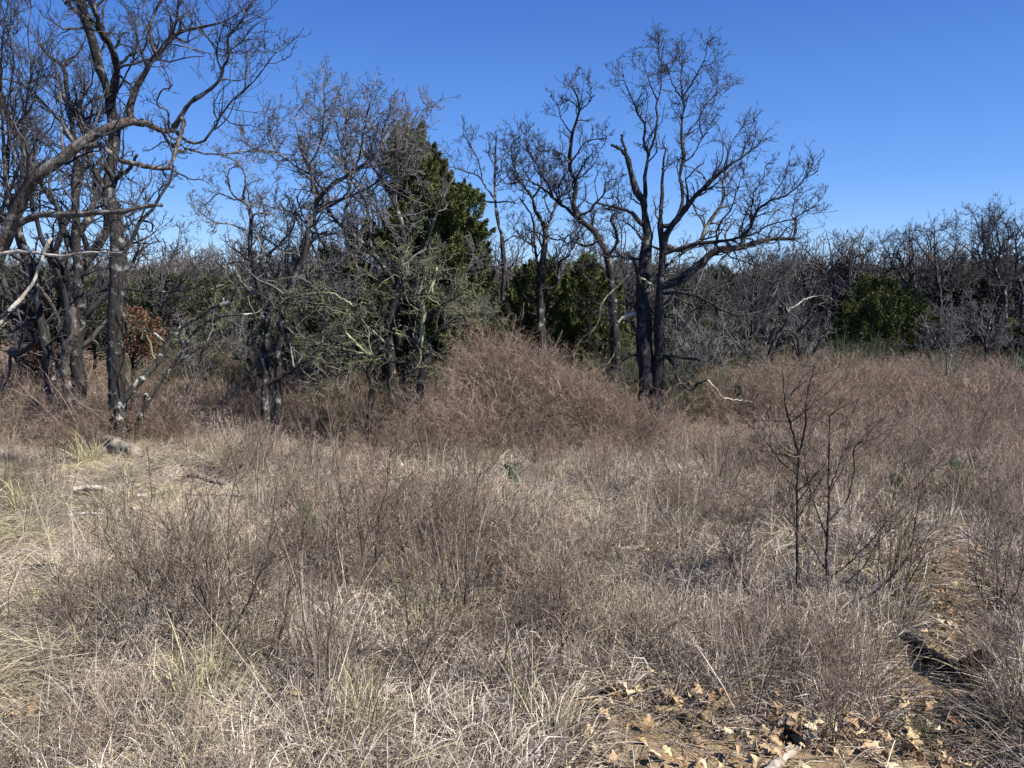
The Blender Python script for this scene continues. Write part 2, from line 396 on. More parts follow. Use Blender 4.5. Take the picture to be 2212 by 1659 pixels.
# --- the near oak leaning in from the left edge
traced_tree('oak_tree', 'near bare oak leaning in from the left edge, thick limb arching across its neighbours', 'tree', 11, 8.0, (0, 0), K,
  [([(-210, 2450), (-160, 2050), (-60, 1750), (30, 1540), (80, 1430), (130, 1310), (200, 1175), (330, 1080), (480, 965), (600, 880), (700, 830), (850, 780)], 120, 48, {'tw': 1.2})],
  [([(850, 780), (950, 800), (1060, 850), (1130, 840)], 46, 34),
   ([(850, 780), (840, 700), (880, 570), (950, 460), (1000, 370), (1080, 290), (1160, 210), (1290, 180), (1450, 140), (1580, 60)], 44, 7),
   ([(1000, 330), (975, 220), (990, 100), (1050, 0), (1100, -90)], 26, 10),
   ([(1100, 260), (1140, 150), (1160, 0), (1190, -120)], 15, 8),
   ([(1120, 830), (1180, 740), (1230, 670), (1330, 600), (1420, 520), (1450, 430), (1480, 370), (1470, 250), (1530, 180), (1600, 80), (1640, -10)], 34, 6),
   ([(1180, 890), (1290, 930), (1380, 840), (1430, 750), (1500, 660), (1590, 580), (1650, 520), (1720, 430), (1790, 340)], 20, 5),
   ([(1190, 790), (1160, 900), (1130, 1010), (1100, 1080)], 30, 22),
   ([(1060, 870), (1120, 950), (1180, 980), (1210, 960)], 22, 18),
   ([(560, 950), (650, 940), (720, 990), (780, 1040), (870, 1060), (980, 1085), (1110, 1090)], 40, 26),
   ([(1210, 970), (1300, 990), (1450, 1000), (1600, 980), (1750, 990), (1900, 1010)], 13, 5),
   ([(400, 1010), (395, 850), (400, 700), (380, 550), (350, 430), (330, 250)], 15, 6),
   ([(170, 1160), (160, 1000), (150, 800), (190, 550), (200, 400), (180, 220), (200, 50)], 18, 6),
   ([(85, 1340), (30, 1100), (20, 850), (5, 600), (10, 350), (30, 100)], 26, 9),
   ([(170, 1180), (90, 1000), (50, 800), (60, 600), (90, 420), (60, 200)], 14, 7),
   ([(1090, 850), (1085, 720), (1030, 690), (1020, 640), (1060, 580), (1105, 560), (1060, 430)], 16, 5),
   ([(490, 950), (420, 830), (330, 720), (200, 590), (100, 530), (-20, 500)], 22, 10),
   ([(1450, 515), (1580, 515), (1620, 430), (1600, 330)], 9, 4),
   ([(1290, 180), (1400, 300), (1470, 320), (1560, 250)], 9, 4),
   ([(1130, 290), (1230, 310), (1330, 340), (1460, 360)], 10, 4),
   ([(60, 1490), (150, 1430), (280, 1390), (450, 1395), (620, 1380), (800, 1370), (920, 1340), (1050, 1330)], 46, 26, {'tw': 0.25}),
   ([(-120, 1680), (0, 1650), (120, 1630), (260, 1640), (400, 1660), (520, 1640), (650, 1635), (800, 1640)], 30, 8, {'tw': 0.3, 'm': 'deadwood'})],
  bk='bark_grey', l2=9, L2=0.85, l3=6, l4=3, drift=0.6, wig=0.27, rmin=0.0024)

# --- tall straight oak behind it
traced_tree('oak_tree', 'tallest straight oak on the left, its trunk crossed by the leaning oak’s limb', 'tree', 12, 11.0, (0, 0), K,
  [([(760, 2560), (755, 2400), (745, 2200), (750, 2000), (770, 1800), (765, 1600), (745, 1420), (700, 1240), (720, 1100), (740, 900), (725, 720), (690, 560), (640, 430), (600, 270), (560, 150), (530, 40), (500, -80)], 105, 48)],
  [([(720, 700), (740, 560), (755, 450), (720, 300), (650, 200), (630, 100), (590, 0), (560, -100)], 48, 30),
   ([(690, 1230), (620, 1120), (590, 1050), (570, 970), (545, 850), (545, 770), (450, 680), (400, 600), (380, 480)], 40, 12),
   ([(730, 1210), (770, 1140), (840, 1090), (890, 1000)], 36, 16),
   ([(770, 430), (830, 370), (890, 290), (880, 180), (900, 60)], 20, 7),
   ([(555, 760), (640, 730), (700, 700)], 14, 8),
   ([(745, 1900), (690, 1880), (600, 1900), (560, 1920)], 20, 12),
   ([(790, 1870), (900, 1880), (1040, 1890), (1200, 1880), (1320, 1840)], 20, 8),
   ([(770, 1800), (860, 1700), (900, 1600), (880, 1480), (830, 1400)], 24, 10),
   ([(540, 100), (480, 60), (420, 10), (380, -60)], 30, 12),
   ([(720, 640), (800, 520), (850, 420), (940, 300), (960, 160)], 15, 5),
   ([(600, 1100), (660, 1010), (640, 900), (620, 780)], 12, 5)],
  bk='bark_dark', l2=10, L2=1.1, l3=7, l4=4, drift=0.7)

traced_tree('oak_tree', 'double-stemmed dark oak just left of the tallest straight oak', 'tree', 13, 12.2, (0, 0), K,
  [([(520, 2560), (505, 2400), (490, 2300), (520, 2000), (505, 1850), (510, 1720), (490, 1600), (490, 1400), (490, 1200), (500, 1050), (470, 850), (460, 700), (430, 550), (420, 430), (330, 380), (250, 280)], 85, 16),
   ([(450, 2560), (430, 2350), (440, 2250), (480, 2150), (475, 2000), (500, 1880)], 75, 55, {'m': 'bark_grey', 'tw': 0})],
  [([(470, 1640), (440, 1560), (400, 1450), (380, 1350), (290, 1220), (190, 1060), (130, 920), (60, 770), (20, 640), (-40, 480)], 48, 16),
   ([(500, 1520), (560, 1430), (600, 1340), (620, 1200), (600, 1130), (570, 1000), (585, 860)], 46, 10),
   ([(420, 430), (500, 350), (550, 260), (560, 120)], 14, 6),
   ([(480, 1100), (400, 1020), (310, 940), (200, 900)], 14, 5),
   ([(510, 1800), (600, 1760), (700, 1740)], 14, 7),
   ([(460, 700), (560, 600), (600, 500), (580, 340)], 14, 5)],
  bk='bark_dark', l2=10, L2=1.1, l3=6, l4=4, drift=0.7)

traced_tree('oak_tree', 'dark oak trunk nearest the left edge, leaning left above the brush', 'tree', 14, 12.8, (0, 600), K,
  [([(345, 1300), (330, 1220), (310, 1000), (280, 850), (240, 650), (210, 450), (150, 300), (110, 180), (60, 40), (40, -200), (60, -420), (20, -640)], 72, 18)],
  [([(130, 220), (60, 120), (-40, 60)], 26, 12), ([(70, 60), (180, -120), (220, -300), (200, -520)], 22, 7), ([(210, 450), (300, 360), (380, 300), (420, 200)], 14, 6),
   ([(40, -100), (-40, -260), (-60, -500)], 18, 7), ([(300, 950), (380, 880), (420, 790)], 14, 6)],
  bk='bark_dark', l2=9, L2=1.1, l3=6, l4=4, drift=0.7)

# pale dead snag leaning in at the left edge
traced_tree('dead_snag', 'pale barkless dead limb leaning in at the left edge below the horizontal limbs', 'dead limb', 15, 7.6, (0, 600), K,
  [([(-330, 1400), (-200, 1050), (0, 790), (80, 700), (170, 600), (230, 500), (270, 400), (290, 320), (330, 250)], 36, 18, {'tw': 0})],
  [([(0, 760), (60, 720), (160, 665)], 26, 14, {'m': 'bark_lichen', 'tw': 0}), ([(-60, 900), (0, 830), (40, 800)], 24, 10, {'tw': 0})], bk='deadwood')

# leaning lichen-spotted tree
traced_tree('leaning_tree', 'low tree leaning right, its dark trunk spotted with white lichen', 'tree', 16, 10.8, (0, 600), K,
  [([(800, 1640), (770, 1560), (775, 1440), (790, 1320), (900, 1180), (1000, 1080), (1080, 950), (1150, 850), (1250, 780), (1380, 700), (1520, 640)], 58, 16, {'tw': 1.2}),
   ([(870, 1640), (900, 1420), (1000, 1250), (1080, 1130), (1180, 990), (1240, 880), (1330, 790), (1480, 750), (1650, 735)], 28, 10, {'tw': 1.2})],
  [([(1080, 1120), (1200, 1020), (1300, 960), (1400, 900), (1420, 850)], 12, 6), ([(940, 1260), (930, 1330), (935, 1420)], 20, 14, {'tw': 0}),
   ([(1380, 700), (1440, 690), (1450, 640)], 18, 12, {'tw': 0}), ([(1250, 780), (1300, 650), (1420, 560), (1560, 530)], 12, 5),
   ([(850, 1230), (800, 1100), (840, 950), (820, 800)], 9, 4), ([(1080, 950), (1020, 880), (960, 840), (880, 840)], 14, 6)],
  bk='bark_lichen', tw='twig_green', l2=6, L2=0.6, l3=4, l4=3, drift=0.4)

# slim twin-stem tree with curling top
traced_tree('oak_tree', 'slim twin-stemmed oak with a looping curled top left of the cedar', 'tree', 17, 11.0, (0, 600), K,
  [([(1760, 1620), (1740, 1560), (1720, 1300), (1730, 1150), (1700, 1000), (1740, 850), (1730, 720), (1690, 600), (1640, 450), (1620, 300), (1630, 100), (1600, 20), (1570, 0)], 62, 22),
   ([(1800, 1640), (1795, 1560), (1800, 1300), (1800, 1000), (1830, 750), (1870, 600), (1930, 450), (1990, 300), (2000, 150), (2070, 60)], 42, 24)],
  [([(1570, 0), (1510, -30), (1480, -130), (1490, -200), (1560, -220)], 14, 6), ([(1575, 0), (1590, -120), (1570, -200), (1520, -250), (1450, -290)], 14, 5),
   ([(1600, 20), (1500, -10), (1420, -40), (1330, 30)], 10, 5), ([(1690, 580), (1740, 500), (1750, 350), (1820, 280), (1900, 180), (1920, 60)], 30, 8),
   ([(1730, 1200), (1850, 1130), (1950, 1060), (2030, 1020)], 30, 20, {'tw': 0.3}), ([(1850, 640), (1950, 610), (2080, 600), (2200, 600)], 18, 7),
   ([(2070, 60), (2130, -20), (2050, -120), (2000, -260), (1990, -380)], 20, 6), ([(2070, 60), (2180, 20), (2260, -60), (2300, -180)], 18, 6),
   ([(1640, 450), (1540, 400), (1440, 420), (1350, 380)], 12, 5), ([(1620, 200), (1500, 160), (1380, 140), (1280, 60)], 12, 5),
   ([(1720, 1000), (1620, 960), (1600, 880)], 10, 5), ([(1620, 300), (1680, 220), (1720, 120), (1700, 0)], 12, 5)],
  bk='bark_dark', tw='twig_grey', l2=10, L2=0.95, l3=7, l4=4, drift=0.6, wig=0.33, up=0.06)

# dense grey tree before the cedar
traced_tree('oak_tree', 'dense pale-grey twiggy oak directly left of the tall cedar', 'tree', 18, 12.0, (800, 200), K,
  [([(90, 2600), (60, 2200), (80, 1900), (100, 1600), (150, 1350), (220, 1200), (280, 1030), (330, 900), (300, 800), (290, 700), (230, 550), (210, 450)], 66, 16, {'tw': 2})],
  [([(330, 880), (420, 770), (550, 690), (650, 620), (720, 580), (850, 530), (960, 470)], 34, 6), ([(340, 900), (560, 830), (700, 760), (780, 690), (900, 650)], 22, 6),
   ([(270, 1060), (350, 1085), (500, 1070), (560, 1030), (660, 1010)], 18, 6), ([(290, 720), (200, 650), (60, 560), (-60, 540), (-160, 480)], 16, 5),
   ([(580, 680), (610, 540), (630, 420), (660, 280), (680, 170)], 14, 4), ([(270, 640), (340, 520), (375, 300), (365, 120)], 14, 4),
   ([(380, 500), (430, 300), (460, 180)], 9, 3), ([(210, 450), (180, 340), (230, 260)], 10, 4), ([(240, 580), (300, 430), (260, 330)], 12, 4),
   ([(560, 690), (540, 560), (500, 400), (540, 280)], 13, 4), ([(210, 1210), (80, 1180), (-20, 1100), (-120, 1060)], 18, 6),
   ([(150, 1350), (320, 1300), (480, 1260), (600, 1180)], 20, 6), ([(100, 1600), (20, 1450), (-40, 1300), (-30, 1150)], 24, 8),
   ([(130, 1440), (300, 1470), (450, 1480), (620, 1500)], 18, 6), ([(700, 740), (760, 640), (740, 480), (780, 330)], 11, 4), ([(280, 1030), (180, 950), (60, 920), (-60, 880)], 16, 5),
   ([(850, 530), (930, 400), (1000, 310), (1070, 260)], 9, 3), ([(650, 620), (760, 500), (830, 420)], 10, 4), ([(60, 560), (20, 430), (40, 330)], 9, 4)],
  bk='bark_grey', tw='twig_grey', l2=15, L2=1.05, l3=7, l4=4, drift=0.6, wig=0.33, up=0.07)

# low lichen tree tangled before the cedar
traced_tree('lichen_tree', 'low tangled tree with yellow-green lichened twigs and black trunks below the cedar', 'tree', 19, 11.2, (800, 768), K,
  [([(910, 1050), (910, 950), (900, 820), (930, 700), (990, 600), (960, 520)], 60, 26), ([(990, 1050), (990, 930), (1010, 750), (1060, 620), (1030, 560)], 64, 30),
   ([(670, 1000), (680, 850), (660, 750), (700, 640), (780, 560), (820, 420)], 44, 18)],
  [([(1000, 600), (1010, 480), (1020, 370), (1010, 290), (1050, 240), (1090, 150), (1100, 70)], 34, 14, {'m': 'bark_green'}),
   ([(1050, 630), (980, 580), (930, 530), (840, 500)], 24, 8, {'m': 'bark_green'}), ([(1060, 620), (1110, 640), (1150, 580)], 26, 12),
   ([(660, 640), (500, 480), (510, 400), (560, 330), (620, 300)], 20, 8, {'m': 'bark_green'}), ([(700, 640), (560, 620), (420, 580), (250, 560), (120, 560)], 18, 6, {'m': 'bark_green'}),
   ([(820, 420), (860, 280), (880, 120), (850, -40)], 20, 7), ([(930, 700), (800, 680), (640, 640), (480, 640), (360, 630)], 20, 6),
   ([(780, 560), (660, 460), (500, 350), (300, 330), (100, 340)], 18, 6, {'m': 'bark_green'}), ([(1030, 560), (1180, 430), (1290, 390), (1400, 380), (1480, 400)], 16, 5),
   ([(1010, 440), (1120, 330), (1240, 260), (1330, 180)], 14, 5), ([(960, 520), (920, 360), (960, 200), (1000, 60)], 16, 5), ([(560, 330), (420, 240), (240, 250), (100, 280)], 14, 5, {'m': 'bark_green'}),
   ([(1060, 680), (1120, 780), (1100, 720)], 10, 5), ([(670, 760), (540, 730), (400, 820), (300, 900)], 14, 5), ([(860, 280), (760, 180), (640, 120), (500, 60)], 14, 5)],
  bk='bark_black', tw='twig_green', l2=12, L2=1.0, l3=7, l4=4, drift=0.6, wig=0.35, up=0.03)

# slender trees behind, right of the cedar
traced_tree('oak_tree', 'slender straight-trunked oak standing alone right of the cedar', 'tree', 20, 17.0, (800, 200), K,
  [([(1530, 1800), (1530, 1540), (1540, 1350), (1530, 1150), (1500, 1000), (1480, 870), (1480, 650), (1490, 450)], 42, 9)],
  [([(1480, 860), (1420, 780), (1370, 710), (1290, 680), (1200, 650), (1120, 620)], 15, 4), ([(1480, 890), (1400, 870), (1330, 860)], 13, 7),
   ([(1485, 895), (1540, 875), (1610, 880)], 13, 6), ([(1400, 740), (1380, 640), (1340, 540), (1270, 440)], 10, 4), ([(1480, 650), (1440, 560), (1460, 480)], 8, 3),
   ([(1480, 620), (1560, 540), (1540, 440)], 8, 3), ([(1530, 1160), (1600, 1100), (1680, 1120)], 10, 4), ([(1480, 760), (1570, 690), (1640, 600)], 9, 3), ([(1540, 1300), (1450, 1200), (1400, 1100)], 8, 3)],
  bk='bark_dark', l2=7, L2=0.9, l3=5, l4=4, drift=0.7, rmin=0.0038)
traced_tree('oak_tree', 'forked oak behind the bramble mound with low cedars at its foot', 'tree', 21, 15.0, (800, 200), K,
  [([(1790, 1850), (1780, 1650), (1770, 1450), (1790, 1250), (1810, 1080), (1790, 1010)], 62, 34),
   ([(1770, 1600), (1760, 1350), (1740, 1150), (1720, 980), (1640, 850)], 24, 10)],
  [([(1790, 1010), (1740, 930), (1720, 850), (1650, 750), (1600, 640), (1580, 520)], 26, 5), ([(1810, 1060), (1850, 960), (1900, 850), (1960, 760), (1940, 640)], 22, 5),
   ([(1720, 850), (1780, 760), (1760, 660), (1700, 560), (1680, 440)], 13, 4), ([(1650, 750), (1560, 760), (1500, 700)], 11, 4), ([(1850, 960), (1800, 860), (1830, 760), (1800, 640)], 12, 4),
   ([(1770, 1450), (1880, 1420), (1890, 1280), (1950, 1230), (2010, 1130)], 26, 7), ([(1740, 1150), (1640, 1100), (1580, 1000)], 11, 4), ([(1810, 1100), (1900, 1120), (2000, 1060), (2060, 960)], 12, 4)],
  bk='bark_dark', l2=11, L2=1.0, l3=7, l4=4, drift=0.7, rmin=0.0038)
traced_tree('oak_tree', 'crooked oak whose bent trunk rises just left of the big spreading oak', 'tree', 22, 14.0, (1500, 100), K,
  [([(760, 2200), (740, 1900), (720, 1650), (700, 1450), (640, 1330), (600, 1270), (530, 1220), (480, 1170), (480, 1060), (490, 950), (450, 850), (465, 700), (470, 640), (510, 520), (500, 400), (470, 350)], 70, 8, {'tw': 2})],
  [([(490, 1190), (400, 1110), (350, 1070), (300, 1020), (200, 960), (100, 940)], 26, 6), ([(460, 840), (540, 720), (600, 690), (690, 680)], 15, 5),
   ([(500, 1190), (580, 1150), (620, 1100), (670, 1050), (690, 970), (780, 930)], 20, 5), ([(450, 850), (400, 780), (330, 760), (270, 770)], 13, 4),
   ([(350, 1070), (300, 960), (230, 880), (200, 780)], 13, 4), ([(490, 950), (580, 880), (640, 800)], 12, 4), ([(470, 640), (400, 560), (370, 450)], 10, 4), ([(510, 520), (580, 440), (585, 320)], 9, 3),
   ([(640, 1330), (560, 1380), (470, 1350), (380, 1400)], 18, 6), ([(660, 1360), (600, 1240), (620, 1150)], 14, 6), ([(400, 1110), (380, 1000), (420, 900), (390, 800)], 12, 4),
   ([(700, 1450), (760, 1340), (720, 1200), (750, 1160)], 26, 12), ([(720, 1560), (620, 1500), (540, 1520)], 14, 5)],
  bk='bark_dark', l2=10, L2=0.95, l3=7, l4=4, drift=0.7, rmin=0.0034)

# --- the big spreading oak
X6, Y6 = 200 / K, 600 / K
def c6(l): return [(x + X6, y + Y6) for x, y in l]
traced_tree('oak_tree', 'big spreading dark oak right of centre, highest crown against open sky, broken stubs', 'tree', 23, 12.0, (1500, 100), K,
  [(c6([(490, 1300), (500, 1230), (510, 1050), (520, 900), (500, 700), (500, 550), (490, 420), (500, 250), (520, 100), (520, 0)]) + [(940, 1200), (930, 1100), (870, 1000), (850, 900), (830, 820)], 135, 38, {'tw': 0.8}),
   (c6([(560, 1250), (570, 1100), (590, 900), (600, 700), (600, 500), (610, 300), (620, 150)]) + [(1050, 1380), (1040, 1200), (1050, 1050), (1055, 870), (1075, 750)], 92, 9)],
  [([(830, 820), (790, 760), (720, 720)], 26, 14, {'tw': 0}), ([(830, 820), (800, 720), (785, 655)], 24, 14, {'tw': 0.2}),
   ([(940, 1150), (940, 1020), (945, 900), (960, 780), (930, 700), (940, 600), (900, 530), (860, 430), (820, 350), (800, 270)], 30, 4),
   ([(960, 780), (1000, 680), (1020, 560), (1010, 470), (1040, 380), (1045, 250), (1030, 100), (1020, 40)], 17, 4),
   ([(1010, 440), (980, 350), (960, 290), (910, 140)], 10, 3), ([(1045, 250), (1100, 230), (1150, 120)], 8, 3),
   ([(1130, 1230), (1185, 1080), (1165, 920), (1190, 820), (1180, 700), (1180, 560), (1190, 450), (1180, 410), (1170, 300), (1180, 180), (1180, 80)], 30, 4),
   ([(1180, 410), (1230, 340), (1280, 260), (1330, 150), (1345, 60)], 13, 3), ([(1175, 420), (1120, 330), (1080, 200)], 12, 3),
   ([(1190, 850), (1250, 790), (1310, 680), (1370, 600)], 11, 4), ([(1190, 670), (1280, 570), (1330, 470), (1400, 400), (1490, 320)], 10, 4),
   ([(1300, 640), (1300, 500), (1360, 390), (1400, 300)], 8, 3), ([(1180, 560), (1110, 470), (1140, 450)], 7, 3), ([(1060, 870), (1150, 820)], 9, 5),
   ([(1050, 1440), (1080, 1300), (1150, 1200), (1220, 1110), (1310, 1010), (1400, 930), (1480, 860), (1560, 810), (1640, 750), (1690, 700)], 50, 5),
   ([(1470, 860), (1490, 740), (1540, 650), (1590, 580)], 11, 3), ([(1560, 810), (1600, 700), (1625, 640)], 8, 3),
   ([(1200, 1400), (1300, 1340), (1340, 1250), (1400, 1160), (1440, 1090), (1450, 960), (1500, 890)], 34, 10, {'m': 'bark_grey', 'dr': 0.5}),
   ([(1040, 1640), (1180, 1590), (1290, 1500), (1400, 1410), (1550, 1390), (1680, 1350), (1790, 1330), (1880, 1330), (1910, 1305), (1915, 1200)], 62, 14, {'tw': 1.3}),
   ([(1060, 1440), (1250, 1370), (1400, 1350), (1540, 1330), (1620, 1260), (1660, 1160), (1750, 1080), (1850, 1050), (1940, 980), (2020, 880)], 32, 4, {'tw': 1.4}),
   ([(1500, 1330), (1640, 1300), (1750, 1240), (1920, 1190), (2060, 1110)], 14, 4), ([(1400, 1360), (1420, 1240), (1500, 1130), (1540, 1000), (1580, 900)], 14, 4),
   ([(1660, 1160), (1640, 1050), (1700, 940), (1720, 860)], 10, 3), ([(1750, 1080), (1830, 960), (1870, 860)], 10, 3), ([(1550, 1300), (1600, 1150), (1660, 1040)], 12, 4),
   ([(920, 1240), (850, 1160), (720, 1120), (630, 1100)], 32, 14), ([(930, 1350), (850, 1250), (760, 1200)], 16, 6),
   (c6([(610, 400), (640, 390), (720, 380), (830, 400), (930, 450), (1020, 500), (1120, 530), (1230, 510), (1330, 480), (1380, 440)]), 24, 8),
   (c6([(930, 60), (1060, 150), (1200, 200), (1330, 230)]), 12, 4), (c6([(1120, 530), (1060, 600), (960, 640)]), 10, 4, {'m': 'bark_green'}),
   (c6([(600, 790), (680, 830), (710, 920), (760, 990), (810, 1010), (860, 970), (910, 950)]), 28, 14), (c6([(910, 950), (960, 1000), (1010, 1060), (1100, 1080), (1200, 1090)]), 12, 5, {'m': 'deadwood', 'tw': 0.5}),
   (c6([(600, 790), (720, 800), (800, 810), (870, 820)]), 24, 20, {'tw': 0.1}), (c6([(500, 520), (440, 520), (370, 540), (330, 580)]), 26, 18, {'m': 'deadwood', 'tw': 0.1}),
   (c6([(560, 340), (480, 290), (410, 270), (300, 370), (230, 450), (210, 550), (130, 700)]), 20, 5, {'m': 'bark_green'}), (c6([(480, 330), (440, 190), (400, 150)]), 26, 16),
   (c6([(490, 170), (350, 150), (260, 150), (180, 120)]), 22, 7), (c6([(490, 800), (430, 790), (360, 830), (310, 900)]), 20, 7), (c6([(500, 950), (400, 960), (330, 930), (300, 860)]), 16, 6),
   (c6([(600, 540), (700, 550)]), 20, 16, {'tw': 0.2}), (c6([(610, 680), (680, 690), (700, 760)]), 12, 6), (c6([(640, 970), (660, 1050), (665, 1110)]), 12, 8, {'tw': 0.2}),
   (c6([(480, 660), (400, 640), (350, 560)]), 12, 5), (c6([(620, 240), (760, 120), (880, 80)]), 12, 5)],
  bk='bark_black', tw='twig_dark', l2=10, L2=0.72, l3=6, l4=3, drift=0.55, up=0.08, wig=0.30)

# --- small dead tree with one white curved branch
traced_tree('dead_tree', 'small dead black tree with one white curved branch right of the spreading oak', 'tree', 24, 15.5, (1700, 700), K,
  [([(1290, 860), (1330, 730), (1400, 620), (1430, 540), (1420, 480), (1390, 450)], 26, 16, {'tw': 1.5})],
  [([(1430, 510), (1500, 460), (1560, 420), (1660, 400)], 13, 7, {'m': 'deadwood', 'tw': 0.2, 'lab': 'white curved bare branch'}), ([(1420, 520), (1340, 530), (1260, 560)], 9, 4)],
  bk='bark_dark', l2=6, L2=0.7, l3=5, l4=3)

# --- right-hand row of oaks
K7 = 772 / 2212.0
traced_tree('oak_tree', 'S-curved thin oak first in the far right row, behind the round cedar bush', 'tree', 25, 30.0, (2300, 600), K7,
  [([(850, 1150), (850, 830), (800, 680), (760, 590), (720, 520), (650, 470), (580, 380)], 30, 7, {'tw': 2})],
  [([(720, 520), (760, 490), (850, 480), (880, 380)], 13, 4), ([(820, 740), (900, 700), (880, 640)], 12, 5), ([(650, 470), (640, 380), (600, 310)], 8, 3), ([(760, 590), (680, 600), (600, 560)], 9, 4), ([(790, 490), (800, 400), (770, 330)], 8, 3)],
  l2=10, L2=1.5, l3=6, l4=4, rmin=0.0045)
traced_tree('oak_tree', 'oak with forked arching limbs rising behind the round cedar bush', 'tree', 26, 30.0, (2300, 600), K7,
  [([(1260, 1200), (1250, 900), (1230, 770), (1240, 650), (1180, 570), (1120, 490)], 42, 12, {'tw': 2})],
  [([(1230, 740), (1180, 690), (1140, 620), (1080, 590), (1000, 640), (900, 720)], 20, 7), ([(1120, 490), (1030, 500), (960, 460), (900, 430)], 14, 4), ([(1240, 650), (1320, 600), (1400, 620), (1480, 560)], 16, 5),
   ([(1120, 490), (1140, 400), (1200, 330), (1190, 280)], 10, 3), ([(1200, 600), (1260, 480), (1230, 380)], 12, 4), ([(1080, 590), (1060, 480), (1000, 390), (1040, 320)], 10, 3)],
  l2=12, L2=1.5, l3=7, l4=4, rmin=0.0045)
traced_tree('oak_tree', 'oak with a spiky lone leader in the middle of the far right row', 'tree', 27, 29.0, (2300, 600), K7,
  [([(1500, 1350), (1495, 1150), (1490, 1000), (1490, 800), (1470, 660), (1450, 500), (1440, 380), (1440, 220)], 46, 6, {'tw': 2})],
  [([(1480, 760), (1560, 640), (1600, 500), (1630, 350), (1630, 230)], 18, 3), ([(1460, 600), (1380, 480), (1310, 380), (1300, 320)], 14, 4), ([(1490, 850), (1400, 780), (1370, 700), (1330, 640)], 14, 5),
   ([(1440, 300), (1360, 300)], 7, 3), ([(1440, 280), (1520, 260)], 7, 3), ([(1560, 780), (1660, 770), (1760, 710), (1860, 650)], 16, 6), ([(1490, 900), (1580, 800), (1650, 680), (1700, 560)], 16, 5)],
  l2=12, L2=1.4, l3=7, l4=4, rmin=0.0045)
traced_tree('oak_tree', 'tallest dark oak at the far right edge of the picture', 'tree', 28, 26.0, (2300, 600), K7,
  [([(2060, 1400), (2050, 1100), (2040, 800), (2000, 700), (1960, 560), (2010, 440), (1980, 300), (1980, 180)], 50, 6, {'tw': 2}),
   ([(2180, 1400), (2190, 1100), (2200, 800), (2140, 600), (2160, 480), (2140, 330), (2200, 220)], 50, 8, {'tw': 2})],
  [([(2030, 780), (2100, 690), (2200, 690)], 22, 12), ([(1960, 560), (1880, 420), (1860, 300), (1840, 200)], 14, 3), ([(2010, 440), (2080, 330), (2050, 200)], 12, 4), ([(2140, 330), (2080, 260)], 10, 4),
   ([(2000, 700), (1900, 620), (1840, 560), (1780, 500)], 16, 5), ([(1960, 560), (1900, 400), (1940, 260), (1960, 120)], 12, 3)],
  bk='bark_dark', l2=14, L2=1.5, l3=7, l4=4, rmin=0.004)

# ------------------------------------------------------------------ generic bare trees of the background
def bare_tree_mesh(seed, H, lean=0.1, nl=9, tw='twig_dark', dense=1.0, rmin=0.006, tr=0.11, s0=0.3):
    rng = np.random.default_rng(seed)
    T = walk(np.zeros((1, 3)), norm(np.array([[rng.normal(0, lean), rng.normal(0, lean), 1.0]])), np.array([H * 0.62]), 14, 0.10, 0.05, rng)
    T[0, 0, 2] = -0.1
    rt = np.linspace(tr, tr * 0.4, 14)[None]
    tb = Tubes(); tb.add(T, rt * (1 + 0.08 * rng.normal(size=rt.shape)), 8, rng, 0.1)
    A, ra, La = grow(T, rt, nl, H * 0.55, (0.35, 1.0), 0.20, 0.09, 12, rng, s0, 0.62, rmin * 2, rmax=0.08, slen=0.35)
    tl = Tubes(); tl.add(A, ra, 6, rng, 0.05)
    B, rb, Lb = grow(A, ra, int(7 * dense), La * 0.5, (0.4, 1.1), 0.26, 0.08, 8, rng, 0.15, 0.6, rmin * 1.4, rmax=0.03)
    C, rc, Lc = grow(B, rb, int(6 * dense), Lb * 0.5, (0.4, 1.1), 0.3, 0.06, 6, rng, 0.15, 0.65, rmin * 1.1)
    D, rd, Ld = grow(C, rc, 4, Lc * 0.5, (0.4, 1.1), 0.3, 0.05, 4, rng, 0.15, 0.7, rmin)
    tl.add(B, rb, 4, rng); tl.add(C, rc, 3, rng); tl.add(D, rd, 3, rng)
    return tb.mesh('trunk', M['bark_dark'], None, True), tl.mesh('crown', M[tw])
def place_bare(meshes, label, px, d, H, Href, rz, group=None, cat='tree', name='bare_tree'):
    p = pix(px, 300, d); x, y = p[0], p[1]
    r = empty(name, (x, y, float(gz(x, y)))); s = H / Href
    r.scale = (s, s, s); r.rotation_euler = (0, 0, rz); tag(r, label, cat, group)
    part('trunk', meshes[0], r); part('crown', meshes[1], r)
BT = [bare_tree_mesh(101 + i, 6.0, 0.12, 11, 'twig_dark', 1.15, 0.006, 0.13, 0.2) for i in range(4)]
BG = [bare_tree_mesh(121 + i, 4.0, 0.15, 14, 'twig_grey', 1.2, 0.005, 0.07, 0.1) for i in range(3)]
